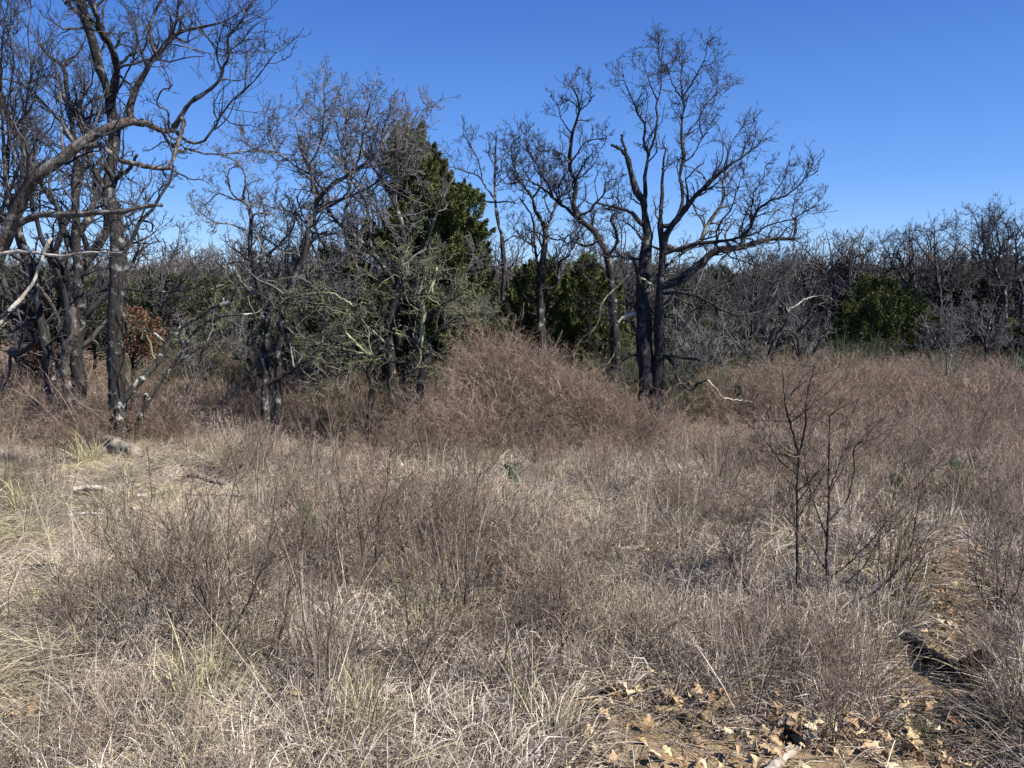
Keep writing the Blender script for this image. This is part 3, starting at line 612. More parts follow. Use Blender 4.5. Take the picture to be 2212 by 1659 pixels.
bt = [  # px, depth, height, variant, label
 (352, 17.5, 6.4, 0, 'bare oak just behind the dense pale-grey oak, tips rising above it'),
 (392, 18.5, 6.2, 1, 'bare oak whose topmost twigs stick up left of the cedar’s tip'),
 (438, 19.0, 5.8, 2, 'bare oak behind the cedar, twigs showing right of the cedar’s tip'),
 (286, 18.0, 5.2, 3, 'bare oak behind the slim twin-stemmed oak'),
 (262, 21.0, 4.4, 1, 'bare tree against low sky between the tallest left oak and the twin-stemmed oak'),
 (20, 16.0, 7.6, 2, 'bare oak with dense fine twigs filling the top left corner'),
 (52, 15.0, 7.4, 3, 'bare oak behind the leaning oak near the top left corner'),
 (142, 19.0, 4.9, 0, 'bare tree seen low between the tallest left oak and its right neighbour'),
 (208, 23.0, 4.6, 2, 'small bare tree far behind the leaning lichen-spotted tree'),
 (560, 21.0, 5.2, 0, 'bare oak between the forked oak and the crooked oak'),
 (600, 19.0, 4.9, 1, 'bare tree behind the crooked oak trunk, below its crown'),
 (515, 22.0, 4.2, 3, 'small bare tree between the slender oak and the forked oak'),
 (705, 17.0, 4.4, 2, 'low bare tree directly behind the right side of the spreading oak'),
 (742, 20.0, 4.4, 0, 'bare tree behind the spreading oak’s long horizontal limb'),
 (778, 22.0, 4.5, 3, 'bare tree at the tip of the spreading oak’s long limb'),
 (812, 25.0, 4.7, 1, 'grey bare tree right of the white curved branch'),
 (838, 31.0, 5.6, 2, 'thin bare tree leftmost of the far right row'),
 (905, 34.0, 6.2, 0, 'bare oak in the far right row, left of the spiky leader'),
 (935, 33.0, 6.4, 3, 'bare oak in the far right row, just right of the round cedar bush'),
 (975, 31.0, 6.8, 1, 'bushy bare oak in the far right row beside the rightmost tall oak'),
 (1015, 30.0, 7.0, 0, 'bare oak cut off by the right picture edge'),
 (865, 35.0, 5.6, 1, 'distant bare oak seen over the round cedar bush'),
 (1060, 27.0, 6.8, 2, 'bare oak just beyond the right picture edge')]
for px_, d_, h_, v_, lab in bt: place_bare(BT[v_], lab, px_, d_, h_, 6.0, (px_ * 7) % 6.28)
bgt = [(724, 15.5, 2.9, 0, 'low grey tangled thicket tree right of the spreading oak’s trunk'), (770, 18.5, 3.0, 1, 'grey tangled shrubby tree behind the white curved branch'),
 (805, 21.0, 3.2, 2, 'grey shrubby tree left of the round cedar bush'), (928, 25.0, 3.3, 0, 'grey many-twigged shrubby tree right of the round cedar bush'),
 (958, 24.0, 3.2, 1, 'dark grey shrubby tree below the spiky-leader oak'), (992, 25.0, 3.3, 2, 'dense grey shrubby tree left of the dark right-edge oak'),
 (1024, 23.5, 3.2, 1, 'dense grey shrubby tree touching the right picture edge'), (690, 14.5, 2.2, 2, 'grey shrubby tree close behind the spreading oak’s drooping limbs'),
 (312, 14.0, 3.0, 1, 'grey shrubby tree behind the dense pale-grey oak’s trunk'), (180, 15.5, 2.6, 0, 'grey shrubby tree behind the leaning lichen-spotted tree'),
 (250, 16.0, 2.8, 2, 'grey shrubby tree left of the twin-stemmed oak’s trunks'), (350, 13.2, 3.0, 0, 'grey shrubby tree left of the cedar’s foot'),
 (760, 26.0, 3.6, 0, 'far grey shrubby tree beyond the white curved branch'), (30, 18.0, 3.0, 2, 'grey shrubby tree behind the left-edge trunk'), (110, 19, 3.1, 1, 'grey shrubby tree between the left trunks'),
 (640, 17.0, 3.0, 1, 'grey shrubby tree behind the spreading oak’s left limbs')]
for px_, d_, h_, v_, lab in bgt: place_bare(BG[v_], lab, px_, d_, h_, 4.0, (px_ * 5) % 6.28, cat='shrub tree', name='shrubby_tree')

# ------------------------------------------------------------------ cedars
def foliage(centers, dirs, lens, wid, per, rng, leaf=0.05, lw=0.008):
    """feathery sprays of small narrow scale-leaf faces along plume axes"""
    N = len(centers); s = rng.uniform(0, 1, (N, per)) ** 0.8
    off = rng.normal(size=(N, per, 3)); off = norm(off) * (rng.uniform(0, 1, (N, per, 1)) ** 0.5) * wid[:, None, None] * (1.05 - s[..., None] * 0.9)
    p = (centers[:, None] + dirs[:, None] * (lens[:, None] * s)[..., None] + off).reshape(-1, 3)
    d = norm(dirs[:, None] * 0.8 + norm(off) * 0.7 + rng.normal(0, 0.35, off.shape)).reshape(-1, 3)
    L = leaf * rng.uniform(0.6, 1.4, len(p))
    P = np.stack([p, p + d * L[:, None] * 0.6, p + d * L[:, None]], 1)
    W = np.stack([np.full(len(p), lw), np.full(len(p), lw * 0.9), np.full(len(p), lw * 0.2)], 1) * rng.uniform(0.7, 1.5, (len(p), 1))
    return ribbons(P, W, rng)

def cedar(name, label, px, d, outline, seed, plumes, per, mat='cedar', leaf=0.055, lw=0.009, trunk_r=0.12, cat='tree', depth_k=0.8, pw=0.16, group=None, trunks=1):
    """outline: list of (display-y, left display-x, right display-x) read off the crown; rebuilt as a round crown of plumes"""
    rng = np.random.default_rng(seed)
    o = np.array(outline, float)
    top = pix(px, o[0, 0] / 2.16, d)[2]; bot = pix(px, o[-1, 0] / 2.16, d)[2]
    bx = float(pix(px, 400, d)[0]); g0 = float(gz(bx, d)); root = empty(name, (bx, d, g0)); tag(root, label, cat, group)
    yy = rng.uniform(0, 1, plumes) ** 0.85 * (o[-1, 0] - o[0, 0]) + o[0, 0]
    lf = np.interp(yy, o[:, 0], o[:, 1]); rt = np.interp(yy, o[:, 0], o[:, 2])
    xl = pix(lf / 2.16, yy / 2.16, d); xr = pix(rt / 2.16, yy / 2.16, d)
    cx = (xl[:, 0] + xr[:, 0]) / 2; hw = (xr[:, 0] - xl[:, 0]) / 2; z = xl[:, 2]
    th = rng.uniform(0, 2 * math.pi, plumes); rr = np.clip(rng.uniform(0.25, 1.0, plumes) ** 0.6, 0, 1)
    C = np.stack([cx + np.cos(th) * rr * hw * 0.9, d + np.sin(th) * rr * hw * depth_k, z - 0.12], 1)
    Dv = norm(np.stack([np.cos(th) * 0.45, np.sin(th) * 0.45, np.full(plumes, 0.9)], 1) + rng.normal(0, 0.18, (plumes, 3)))
    Ln = rng.uniform(0.28, 0.6, plumes) * np.clip(hw, 0.25, 1.0) ** 0.5
    Vv, q, t = foliage(C, Dv, Ln, rng.uniform(0.5, 1.1, plumes) * pw, per, rng, leaf, lw)
    part('foliage', mesh_from('foliage', Vv, q, M[mat], t, root.location), root)
    for k_ in range(trunks):
        xo = (k_ - (trunks - 1) / 2) * 0.38
        P = np.stack([bx + xo + np.linspace(0, (cx.mean() - bx - xo) * 0.5, 10) + rng.normal(0, 0.02, 10), np.full(10, d) + rng.normal(0, 0.02, 10), np.linspace(g0 - 0.1, top - 0.5 - 0.5 * k_, 10)], 1)
        rt_ = np.linspace(trunk_r, 0.02, 10)
        tb = Tubes(); tb.add(P[None], rt_[None], 9, rng, 0.12); tr = part('trunk', tb.mesh('trunk', M['bark_black'], root.location, True), root)
        if k_ == 0:
            sel = rng.choice(plumes, min(plumes, 160), replace=False); f = np.clip((C[sel, 2] - 0.25 - P[0, 2]) / (P[-1, 2] - P[0, 2]), 0.05, 0.95)
            b0 = np.stack([np.interp(f, np.linspace(0, 1, 10), P[:, i]) for i in range(3)], 1)
            u = np.linspace(0, 1, 7)[None, :, None]; BR = b0[:, None] * (1 - u) + (C[sel] + Dv[sel] * Ln[sel][:, None] * 0.5)[:, None] * u
            BR[:, 1:-1] += rng.normal(0, 0.025, (len(sel), 5, 3)); BR[..., 2] -= 0.1 * np.sin(u[..., 0] * 3.14)
            tb2 = Tubes(); tb2.add(BR, np.linspace(0.014, 0.004, 7)[None].repeat(len(sel), 0), 4, rng); part('branches', tb2.mesh('branches', M['bark_grey'], root.location), root)
    return root

def blob_cedar(name, label, d, base_px, blobs, seed, per=330, leaf=0.042, lw=0.0052, dens=1.0, dj=0.8, mat='cedar', trunks=3, trunk_r=0.13):
    """open ragged conifer: foliage masses of their own size and distance with sky gaps between them"""
    rng = np.random.default_rng(seed); bx = float(pix(base_px, 400, d)[0]); g0 = float(gz(bx, d)); root = empty(name, (bx, d, g0)); tag(root, label, 'tree')
    C, Dv, Ln, Wd, cen = [], [], [], [], []
    for (bxp, byp, br) in blobs:
        dd = d + rng.uniform(-dj, dj); c = pix(bxp / 2.16, byp / 2.16, dd); rm = br / 2.16 / F * dd; n = max(4, int(dens * 26 * (rm / 0.3) ** 1.6)); cen.append(c)
        off = norm(rng.normal(size=(n, 3))) * rng.uniform(0.2, 1, (n, 1)) ** 0.5 * rm * 0.85
        C.append(c + off - [0, 0, 0.1]); out = norm(off) * 0.45; out[:, 2] = np.abs(out[:, 2]) + 0.75
        Dv.append(norm(out + rng.normal(0, 0.2, (n, 3)))); Ln.append(rng.uniform(0.5, 1.2, n) * rm * 0.95); Wd.append(rng.uniform(0.05, 0.13, n))
    C, Dv, Ln, Wd = map(np.concatenate, (C, Dv, Ln, Wd)); cen = np.array(cen)
    Vv, q, t = foliage(C, Dv, Ln, Wd, per, rng, leaf, lw); part('foliage', mesh_from('foliage', Vv, q, M[mat], t, root.location), root)
    top = cen[:, 2].max()
    for k_ in range(trunks):
        xo = (k_ - (trunks - 1) / 2) * 0.42; n = 12; xe = cen[np.argsort(-cen[:, 2])[0], 0] if k_ else cen[0, 0]
        u = np.linspace(0, 1, n); h = top - 0.2 - 0.8 * k_
        P = np.stack([bx + xo + (xe - bx - xo) * u ** 1.5 + rng.normal(0, .03, n), np.full(n, d) + rng.normal(0, .04, n) + 0.2 * k_ * u, g0 - .1 + (h - g0) * u], 1)
        tb = Tubes(); tb.add(P[None], np.linspace(trunk_r, .018, n)[None], 9, rng, .12); tr = part('trunk', tb.mesh('trunk', M['bark_black'], root.location, True), root)
        mine = cen[k_::trunks]
        f = np.clip((mine[:, 2] - 0.5 - P[0, 2]) / (P[-1, 2] - P[0, 2]), .1, .95); b0 = np.stack([np.interp(f, u, P[:, i]) for i in range(3)], 1)
        w_ = np.linspace(0, 1, 9)[None, :, None]; BR = b0[:, None] * (1 - w_) + (mine + [0, 0, .1])[:, None] * w_; BR[:, 1:-1] += rng.normal(0, .03, (len(mine), 7, 3)); BR[..., 2] -= .15 * np.sin(w_[..., 0] * 3.14)
        rb_ = np.linspace(.03, .008, 9)[None].repeat(len(mine), 0); tb2 = Tubes(); tb2.add(BR, rb_, 5, rng)
        G1, r1, L1 = grow(BR, rb_, 16, .55, (.5, 1.3), .25, .05, 6, rng, .2, .5, .003); tb2.add(G1, r1, 3, rng); G2, r2, L2_ = grow(G1, r1, 5, L1 * .5, (.5, 1.2), .3, .03, 4, rng, .2, .6, .0028); tb2.add(G2, r2, 3, rng)
        part('branches', tb2.mesh('branches', M['twig_grey'], root.location), root)
    return root
blob_cedar('cedar_tree', 'tall green cedar left of centre, ragged double tip, half hidden by grey twigs', 13.8, 405,
  [(893, 288, 26), (858, 300, 24), (880, 325, 36), (925, 345, 30), (852, 345, 30), (905, 375, 40), (945, 390, 34), (870, 400, 36), (975, 425, 34), (1000, 450, 38), (925, 440, 38), (960, 480, 48), (1008, 510, 42), (880, 480, 36),
   (850, 520, 40), (1020, 560, 40), (965, 555, 50), (905, 545, 36), (775, 520, 34), (735, 560, 36), (760, 600, 40), (1030, 605, 36), (985, 620, 50), (930, 620, 46), (1000, 670, 44), (950, 690, 48), (860, 620, 36), (800, 640, 38), (720, 650, 38),
   (760, 700, 44), (820, 720, 42), (900, 700, 44), (700, 710, 36), (960, 745, 36), (740, 760, 36), (850, 780, 36)], 31, 380, dens=1.25)
traced_tree('oak_tree', 'grey twiggy oak growing in front of the cedar’s left side, dark multiple trunks', 'tree', 29, 12.6, (0, 0), 1.3888,
  [([(850, 900), (845, 800), (840, 700), (862, 600), (870, 500), (845, 420), (800, 350), (770, 300)], 22, 5, {'tw': 1.6}), ([(905, 900), (900, 800), (910, 700), (900, 600), (930, 500), (960, 420)], 18, 4, {'tw': 1.6})],
  [([(860, 620), (800, 540), (730, 480), (680, 400), (660, 330)], 11, 3), ([(845, 700), (760, 640), (690, 600), (640, 610)], 10, 3), ([(905, 700), (980, 620), (1030, 560)], 7, 2),
   ([(845, 420), (880, 330), (870, 260)], 7, 2), ([(800, 540), (790, 440), (740, 350), (750, 260)], 8, 2), ([(840, 760), (780, 720), (700, 690)], 8, 3), ([(905, 760), (960, 700), (1040, 680)], 7, 2)],
  bk='bark_dark', tw='twig_grey', l2=11, L2=0.95, l3=8, l4=4, drift=0.6, wig=0.33, up=0.04)
cedar('cedar_tree', 'low cedar at the foot of the forked oak', 545, 16.5, [(565, 1165, 1180), (600, 1120, 1225), (660, 1090, 1250), (740, 1080, 1260), (800, 1080, 1260)], 32, 150, 420, 'cedar', 0.048, 0.006, 0.09)
cedar('cedar_tree', 'low dark cedar between the forked oak and the spreading oak', 590, 15.5, [(558, 1262, 1272), (600, 1225, 1310), (660, 1200, 1345), (730, 1200, 1360), (800, 1210, 1360)], 33, 170, 420, 'cedar', 0.048, 0.006, 0.09)
cedar('cedar_bush', 'round green cedar bush in front of the far right row of oaks', 880, 27.0, [(612, 1870, 1940), (635, 1840, 1985), (670, 1810, 2005), (710, 1790, 2010), (755, 1800, 2000)], 34, 230, 420, 'cedar', 0.065, 0.010, 0.12, pw=0.3, cat='bush')
cedar('cedar_bush', 'low green cedar bush at the right picture edge under the dark oak', 1020, 26.0, [(700, 2185, 2230), (740, 2165, 2260), (780, 2160, 2270)], 35, 70, 260, 'cedar', 0.09, 0.015, 0.08, pw=0.3, cat='bush')
evs = [(20, 19.0, 585, 'evergreen bush at the left edge behind the left-edge trunk', 120), (95, 21.0, 600, 'evergreen bush seen between the left-edge trunk and the double-stemmed oak', 110), (170, 20.0, 598, 'evergreen bush right of the tallest left oak', 130),
       (225, 22.0, 605, 'evergreen bush behind the leaning lichen-spotted tree’s top', 110), (275, 19.5, 620, 'evergreen bush behind the twin-stemmed oak', 120), (330, 17.0, 640, 'evergreen bush behind the dense pale-grey oak’s foot', 130),
       (500, 20.0, 610, 'evergreen bush behind the slender oak’s foot', 90), (690, 20.0, 645, 'evergreen bush behind the spreading oak’s right drooping limbs', 110), (760, 24.0, 675, 'evergreen bush behind the white curved branch', 110)]
for i, (px_, d_, ty, lab, wd) in enumerate(evs):
    X_ = px_ * 2.16
    cedar('evergreen_bush', lab, px_, d_, [(ty, X_ - 12, X_ + 12), (ty + 30, X_ - wd * .6, X_ + wd * .6), (ty + 80, X_ - wd, X_ + wd), (ty + 150, X_ - wd, X_ + wd)], 50 + i, 120, 300, 'evergreen', 0.055, 0.008, 0.06, pw=0.3, cat='bush')

# ------------------------------------------------------------------ plants scattered by geometry nodes
def scatter(name, sources, pts, rot, scl, idx, label, cat, realize=False):
    """one object whose points carry copies of the source plants"""
    src = bpy.data.collections.new('plants_' + name)
    for i, me in enumerate(sources):
        o = bpy.data.objects.new('%s_%02d' % (me.name, i), me); src.objects.link(o)
    me = bpy.data.meshes.new(name); me.vertices.add(len(pts)); me.vertices.foreach_set('co', np.asarray(pts, np.float32).ravel())
    for nm, ty, arr, f in (('rot', 'FLOAT_VECTOR', rot, 'vector'), ('scl', 'FLOAT', scl, 'value'), ('idx', 'INT', idx, 'value')):
        a = me.attributes.new(nm, ty, 'POINT'); a.data.foreach_set(f, np.asarray(arr, np.int32 if ty == 'INT' else np.float32).ravel())
    o = part(name, me); tag(o, label, cat, kind='stuff')
    ng = bpy.data.node_groups.new('scatter_' + name, 'GeometryNodeTree')
    ng.interface.new_socket('Geometry', in_out='INPUT', socket_type='NodeSocketGeometry'); ng.interface.new_socket('Geometry', in_out='OUTPUT', socket_type='NodeSocketGeometry')
    N, L = ng.nodes, ng.links; gi = N.new('NodeGroupInput'); go = N.new('NodeGroupOutput')
    ci = N.new('GeometryNodeCollectionInfo'); ci.inputs['Collection'].default_value = src; ci.inputs['Separate Children'].default_value = True
    ip = N.new('GeometryNodeInstanceOnPoints'); ip.inputs['Pick Instance'].default_value = True
    def na(nm, ty):
        a = N.new('GeometryNodeInputNamedAttribute'); a.data_type = ty; a.inputs['Name'].default_value = nm; return a
    a1 = na('rot', 'FLOAT_VECTOR'); a2 = na('scl', 'FLOAT'); a3 = na('idx', 'INT')
    e2r = N.new('FunctionNodeEulerToRotation'); L.new(a1.outputs['Attribute'], e2r.inputs[0]); L.new(e2r.outputs[0], ip.inputs['Rotation'])
    L.new(a2.outputs['Attribute'], ip.inputs['Scale']); L.new(a3.outputs['Attribute'], ip.inputs['Instance Index'])
    L.new(gi.outputs[0], ip.inputs['Points']); L.new(ci.outputs[0], ip.inputs['Instance']); 
    if realize:
        rz = N.new('GeometryNodeRealizeInstances'); L.new(ip.outputs[0], rz.inputs[0]); L.new(rz.outputs[0], go.inputs[0])
    else: L.new(ip.outputs[0], go.inputs[0])
    m = o.modifiers.new('scatter', 'NODES'); m.node_group = ng
    return o

def field(n, y0, y1, rng, a=1.6, side=0.74, extra=0.7):
    """random ground points in the view wedge, thinning with distance like area / y^a"""
    u = rng.uniform(0, 1, n); p = 2 - a
    y = (y0 ** p + u * (y1 ** p - y0 ** p)) ** (1 / p) if abs(p) > 1e-6 else y0 * (y1 / y0) ** u
    x = rng.uniform(-1, 1, n) * (side * y + extra)
    return x, y
def place(x, y, rng, tilt=0.12, smin=0.7, smax=1.25, sink=0.01):
    n = len(x); z = gz(x, y) - sink
    rot = np.stack([rng.normal(0, tilt, n), rng.normal(0, tilt, n), rng.uniform(0, 6.283, n)], 1)
    return np.stack([x, y, z], 1), rot, rng.uniform(smin, smax, n)
def clump_noise(x, y, s, ph):
    return (np.sin(x * s + ph) * np.sin(y * s * 1.1 + ph * 2.3) + np.sin(x * s * 2.3 + y * s * 1.7 + ph * 5) * 0.6 + np.sin(y * s * 3.1 - x * s * 1.3 + ph) * 0.4) / 2

def tuft(seed, n, H, spread, curve, w, mat, name, base=0.05, flat=False):
    rng = np.random.default_rng(seed)
    th = rng.uniform(0, 6.283, n); b = np.stack([np.cos(th), np.sin(th), np.zeros(n)], 1) * (rng.uniform(0, 1, (n, 1)) ** 0.5) * base
    az = th + rng.normal(0, 0.8, n); tl = np.abs(rng.normal(0, spread, n)) if not flat else rng.uniform(0.9, 1.45, n)
    d = np.stack([np.sin(tl) * np.cos(az), np.sin(tl) * np.sin(az), np.cos(tl)], 1)
    L = H * rng.uniform(0.4, 1.15, n); m = 4; P = np.empty((n, m, 3)); P[:, 0] = b
    for i in range(1, m):
        d = d + rng.normal(0, 0.10, d.shape); d[:, 2] -= 1.6 * curve * i / m * (0.6 + rng.uniform(0, 1, n)); d = norm(d)
        P[:, i] = P[:, i - 1] + d * (L / (m - 1))[:, None]
    P[..., 2] = np.maximum(P[..., 2], 0.004)
    W = w * np.array([1, 0.95, 0.65, 0.1])[None] * rng.uniform(0.6, 1.4, (n, 1))
    V, q, t = ribbons(P, W, rng); return mesh_from(name, V, q, M[mat], t)

def weed(seed, ns, H, mat, name, spread=0.45, rmin=0.0011, k2=6, k3=4, base=0.05, up=0.08, wig=0.12, L2=0.42, k4=0, r0=1.6):
    """fine twiggy dead forb / brush: many stems, each with side twigs"""
    rng = np.random.default_rng(seed)
    th = rng.uniform(0, 6.283, ns); b = np.stack([np.cos(th), np.sin(th), np.zeros(ns)], 1) * rng.uniform(0, base, (ns, 1))
    tl = np.abs(rng.normal(0, spread, ns)); d = np.stack([np.sin(tl) * np.cos(th), np.sin(tl) * np.sin(th), np.cos(tl)], 1)
    L = H * rng.uniform(0.55, 1.1, ns); A = walk(b, norm(d), L, 8, wig, up, rng); ra = np.linspace(r0, 0.8, 8)[None].repeat(ns, 0) * rmin
    tb = Tubes(); tb.add(A, ra, 4, rng)
    B, rb, Lb = grow(A, ra, k2, L * L2, (0.4, 1.1), wig, up * .6, 5, rng, 0.2, 0.8, rmin * 0.9, slen=0.5); tb.add(B, rb, 3, rng)
    if k3:
        C, rc, Lc = grow(B, rb, k3, Lb * 0.45, (0.4, 1.1), wig * 1.3, 0.03, 4, rng, 0.15, 0.8, rmin * 0.8); tb.add(C, rc, 3, rng)
        if k4: D, rd, Ld = grow(C, rc, k4, Lc * 0.5, (0.4, 1.1), wig * 1.3, 0.03, 3, rng, 0.15, 0.8, rmin * 0.75); tb.add(D, rd, 3, rng)
    me = tb.mesh(name, M[mat]); return me

rng = np.random.default_rng(777)
# 1. dead grass tufts
TG = [tuft(200 + i, 60, 0.21, 0.85, 0.5, 0.0021, 'straw', 'dead_grass', 0.06) for i in range(5)]
x, y = field(9500, 1.9, 15, rng, 1.75); bm = bare_mask(x, y); cm = clear_mask(x, y)
k_ = rng.uniform(0, 1, len(x)) > np.maximum(bm * 3.5, 0.1 + 0.3 * cm); x, y = x[k_], y[k_]
P_, r_, s_ = place(x, y, rng, 0.25, 0.5, 1.25); s_ *= (1 - 0.55 * clear_mask(x, y)) * (1 + 0.25 * clump_noise(x, y, 1.1, 3)) * (1 + np.clip(y - 8, 0, 8) * 0.05)
scatter('dead_grass', TG, P_, r_, s_, rng.integers(0, 5, len(x)), 'tangled grey-tan dead grass covering the ground', 'grass', True)
# 2. matted flattened grass (left clearing, thin elsewhere)
TM = [tuft(230 + i, 90, 0.34, 0.5, 0.25, 0.0017, 'straw', 'matted_grass', 0.12, True) for i in range(4)] + [tuft(240 + i, 80, 0.32, 0.5, 0.25, 0.0018, 'yellow_straw', 'matted_grass', 0.12, True) for i in range(3)]
x, y = field(8000, 1.9, 13, rng, 1.7); cm = clear_mask(x, y); bm = bare_mask(x, y)
k_ = rng.uniform(0, 1, len(x)) < 0.6 + cm - bm * 2.2; x, y = x[k_], y[k_]
P_, r_, s_ = place(x, y, rng, 0.1, 0.6, 1.2)
yel = (clump_noise(x, y, 1.4, 1.7) > 0.0) & (clear_mask(x, y) > 0.3)
ix = np.where(yel & (rng.uniform(0, 1, len(x)) < 0.75), rng.integers(4, 7, len(x)), rng.integers(0, 4, len(x)))
scatter('matted_grass', TM, P_, r_, s_, ix, 'flattened yellowish grass lying matted over the clearing', 'grass', True)
# 3. twiggy dead weeds: the fine grey-brown tangle
TW = [weed(260 + i, 12, 0.52, 'weed', 'dead_weed', 0.5, 0.0015, 5, 4, wig=0.17) for i in range(5)]
x, y = field(3300, 2.0, 16, rng, 1.65); bm = bare_mask(x, y); cm = clear_mask(x, y); cn = clump_noise(x, y, 0.9, 5.1)
k_ = rng.uniform(0, 1, len(x)) < 0.35 + 1.5 * cn - bm * 3 - cm * 0.95; x, y = x[k_], y[k_]
P_, r_, s_ = place(x, y, rng, 0.18, 0.5, 1.15); s_ *= (0.85 + 0.5 * clump_noise(x, y, 0.9, 5.1)) * (1 - 0.45 * np.clip((3.6 - y) / 1.6, 0, 1))
scatter('dead_weeds', TW, P_, r_, s_, rng.integers(0, 5, len(x)), 'fine twiggy grey-brown dead weeds standing through the grass', 'weeds')
# 4. brown brush of the middle distance
TB = [weed(290 + i, 18, 0.9, 'brush', 'dead_brush', 0.55, 0.0028, 5, 4, 0.16, 0.02, 0.14) for i in range(5)]
x, y = field(3000, 5.5, 36, rng, 0.95, 0.76, 1.5)
dx, dy = proj(x, y, gz(x, y)); cm = np.maximum.reduce([lerp_in(dx, dy, 300, 1040, 520, 125), lerp_in(dx, dy, 0, 1350, 420, 400)])
near = np.clip((y - 6.0) / 5.0, 0, 1); right = np.clip((x - 1.0) / 3.0, 0, 1)
k_ = rng.uniform(0, 1, len(x)) < (near * 0.9 + 0.12 + 0.25 * right * near) - cm * 2.0 + 0.25 * clump_noise(x, y, 0.6, 2.2); x, y = x[k_], y[k_]
P_, r_, s_ = place(x, y, rng, 0.15, 0.6, 1.15); hh = np.interp(y, [6, 11, 16], [0.5, 0.62, 1.0]) * (1 - 0.5 * lerp_in(dx[k_], dy[k_], 1400, 920, 330, 90)) * (1 + 0.25 * clump_noise(x, y, 0.6, 2.2)); s_ *= hh * np.where((x < -1.2) & (y > 11.5), 1.15, 1.0)
scatter('brown_brush', TB, P_, r_, s_, rng.integers(0, 5, len(x)), 'reddish-brown leafless brush filling the middle distance', 'brush')
# 5. the bramble mounds by the trees
def mound(cx, cy, rx, ry, n, h, rng):
    a_ = rng.uniform(0, 6.283, n); r = rng.uniform(0, 1, n) ** 0.5; return np.stack([cx + rx * r * np.cos(a_), cy + ry * r * np.sin(a_)], 1), h * (1.15 - 0.75 * r ** 1.5)
TBm = [weed(320 + i, 20, 1.0, 'brush', 'bramble', 0.5, 0.0019, 6, 4, 0.12, -0.05, 0.11) for i in range(4)]
MD = [(-0.25, 11.7, .95, .8, 110, 2.0), (0.35, 11.6, .9, .8, 80, 1.72), (0.95, 11.5, .9, .8, 60, 1.35), (1.6, 11.5, .9, .8, 40, 1.0), (4.9, 14.6, 2.2, 1.2, 120, 1.35), (8.2, 17.5, 2.8, 1.6, 120, 1.15),
      (-3.4, 13.2, 2.2, 1.0, 100, 1.25), (-7.2, 12.6, 1.8, 1.2, 80, 1.1), (-5.6, 11.2, 0.8, 0.6, 20, 0.8), (-0.9, 10.8, 1.0, .7, 34, .8), (-6.0, 17.0, 3.0, 1.0, 60, 1.9)]
XY, HZ = [], []
for (cx, cy, rx, ry, n, h) in MD:
    a_ = rng.uniform(0, 6.283, n); r__ = rng.uniform(0, 1, n) ** 0.6; XY.append(np.stack([cx + rx * r__ * np.cos(a_), cy + ry * r__ * np.sin(a_)], 1))
    HZ.append(np.maximum(0, (h * (1 - 0.85 * r__ ** 1.6) - 0.75)) * rng.uniform(0.1, 1, n))
XY = np.concatenate(XY); HZ = np.concatenate(HZ)
P_, r_, s_ = place(XY[:, 0], XY[:, 1], rng, 0.5, 0.6, 1.2); P_[:, 2] += HZ
scatter('bramble_thicket', TBm, P_, r_, s_, rng.integers(0, 4, len(XY)), 'tall reddish-brown bramble thicket heaped between the trees', 'brambles')
# 6. greenish greenbrier tangle under the trees
TV = [weed(340 + i, 20, 1.2, 'greenbrier', 'greenbrier', 0.5, 0.002, 6, 5, 0.2, 0.0, 0.15) if False else None for i in range(0)]
# 7. upright pale stalks near the camera
TS = [tuft(360 + i, 16, 0.72, 0.22, 0.10, 0.0020, 'straw', 'tall_stalk', 0.07) for i in range(4)] + [tuft(366 + i, 34, 0.55, 0.25, 0.16, 0.0018, 'yellow_straw', 'tall_stalk', 0.06) for i in range(2)]
x, y = field(230, 2.5, 9, rng, 1.5, 0.70, 0.3); k_ = (rng.uniform(0, 1, len(x)) > bare_mask(x, y) * 1.5) & (rng.uniform(0, 1, len(x)) > clear_mask(x, y) * 0.7); x, y = x[k_], y[k_]
P_, r_, s_ = place(x, y, rng, 0.12, 0.6, 1.1); scatter('tall_dry_stalks', TS, P_, r_, s_, rng.integers(0, 6, len(x)), 'pale upright dry grass stalks above the tangle', 'grass')
# 8. fallen oak leaves
def leaf_mesh(seed):
    rng = np.random.default_rng(seed); n = 26; u = np.linspace(0, 1, n)
    hw = 0.30 * np.sin(np.pi * u ** 0.75) * (1 + 0.38 * np.sin(u * 5 * np.pi + rng.uniform(0, 1)) ) + 0.01
    Lf = 0.062; cur = rng.uniform(0.1, 0.6); X = (u - .5) * Lf; Z = cur * 0.05 * (np.cos((u - .5) * 3)) + rng.normal(0, 0.0006, n)
    rows = []
    for f_ in (-1, -0.5, 0, 0.5, 1):
        rows.append(np.stack([X, f_ * hw * Lf, Z + abs(f_) ** 1.5 * rng.uniform(-0.01, 0.02) * hw * 3], 1))
    V = np.concatenate(rows); q = []
    for r in range(4):
        for i in range(n - 1): q.append((r * n + i, r * n + i + 1, (r + 1) * n + i + 1, (r + 1) * n + i))
    me = mesh_from('oak_leaf', V, q, M['leaf']); smooth(me); return me
TLf = [leaf_mesh(400 + i) for i in range(7)]
x, y = field(16000, 1.9, 8, rng, 1.7, 0.75, 0.4); dx, dy = proj(x, y, gz(x, y))
lm = np.maximum.reduce([bare_mask(x, y) * 0.13, lerp_in(dx, dy, 1300, 1520, 120, 50), lerp_in(dx, dy, 1480, 1500, 150, 45), lerp_in(dx, dy, 1700, 1600, 110, 60), lerp_in(dx, dy, 1950, 1570, 200, 90) * .8, lerp_in(dx, dy, 2050, 1330, 60, 150) * .6,
    lerp_in(dx, dy, 25, 1560, 90, 70), lerp_in(dx, dy, 1560, 1400, 60, 90) * .5, np.full(len(x), 0.05)])
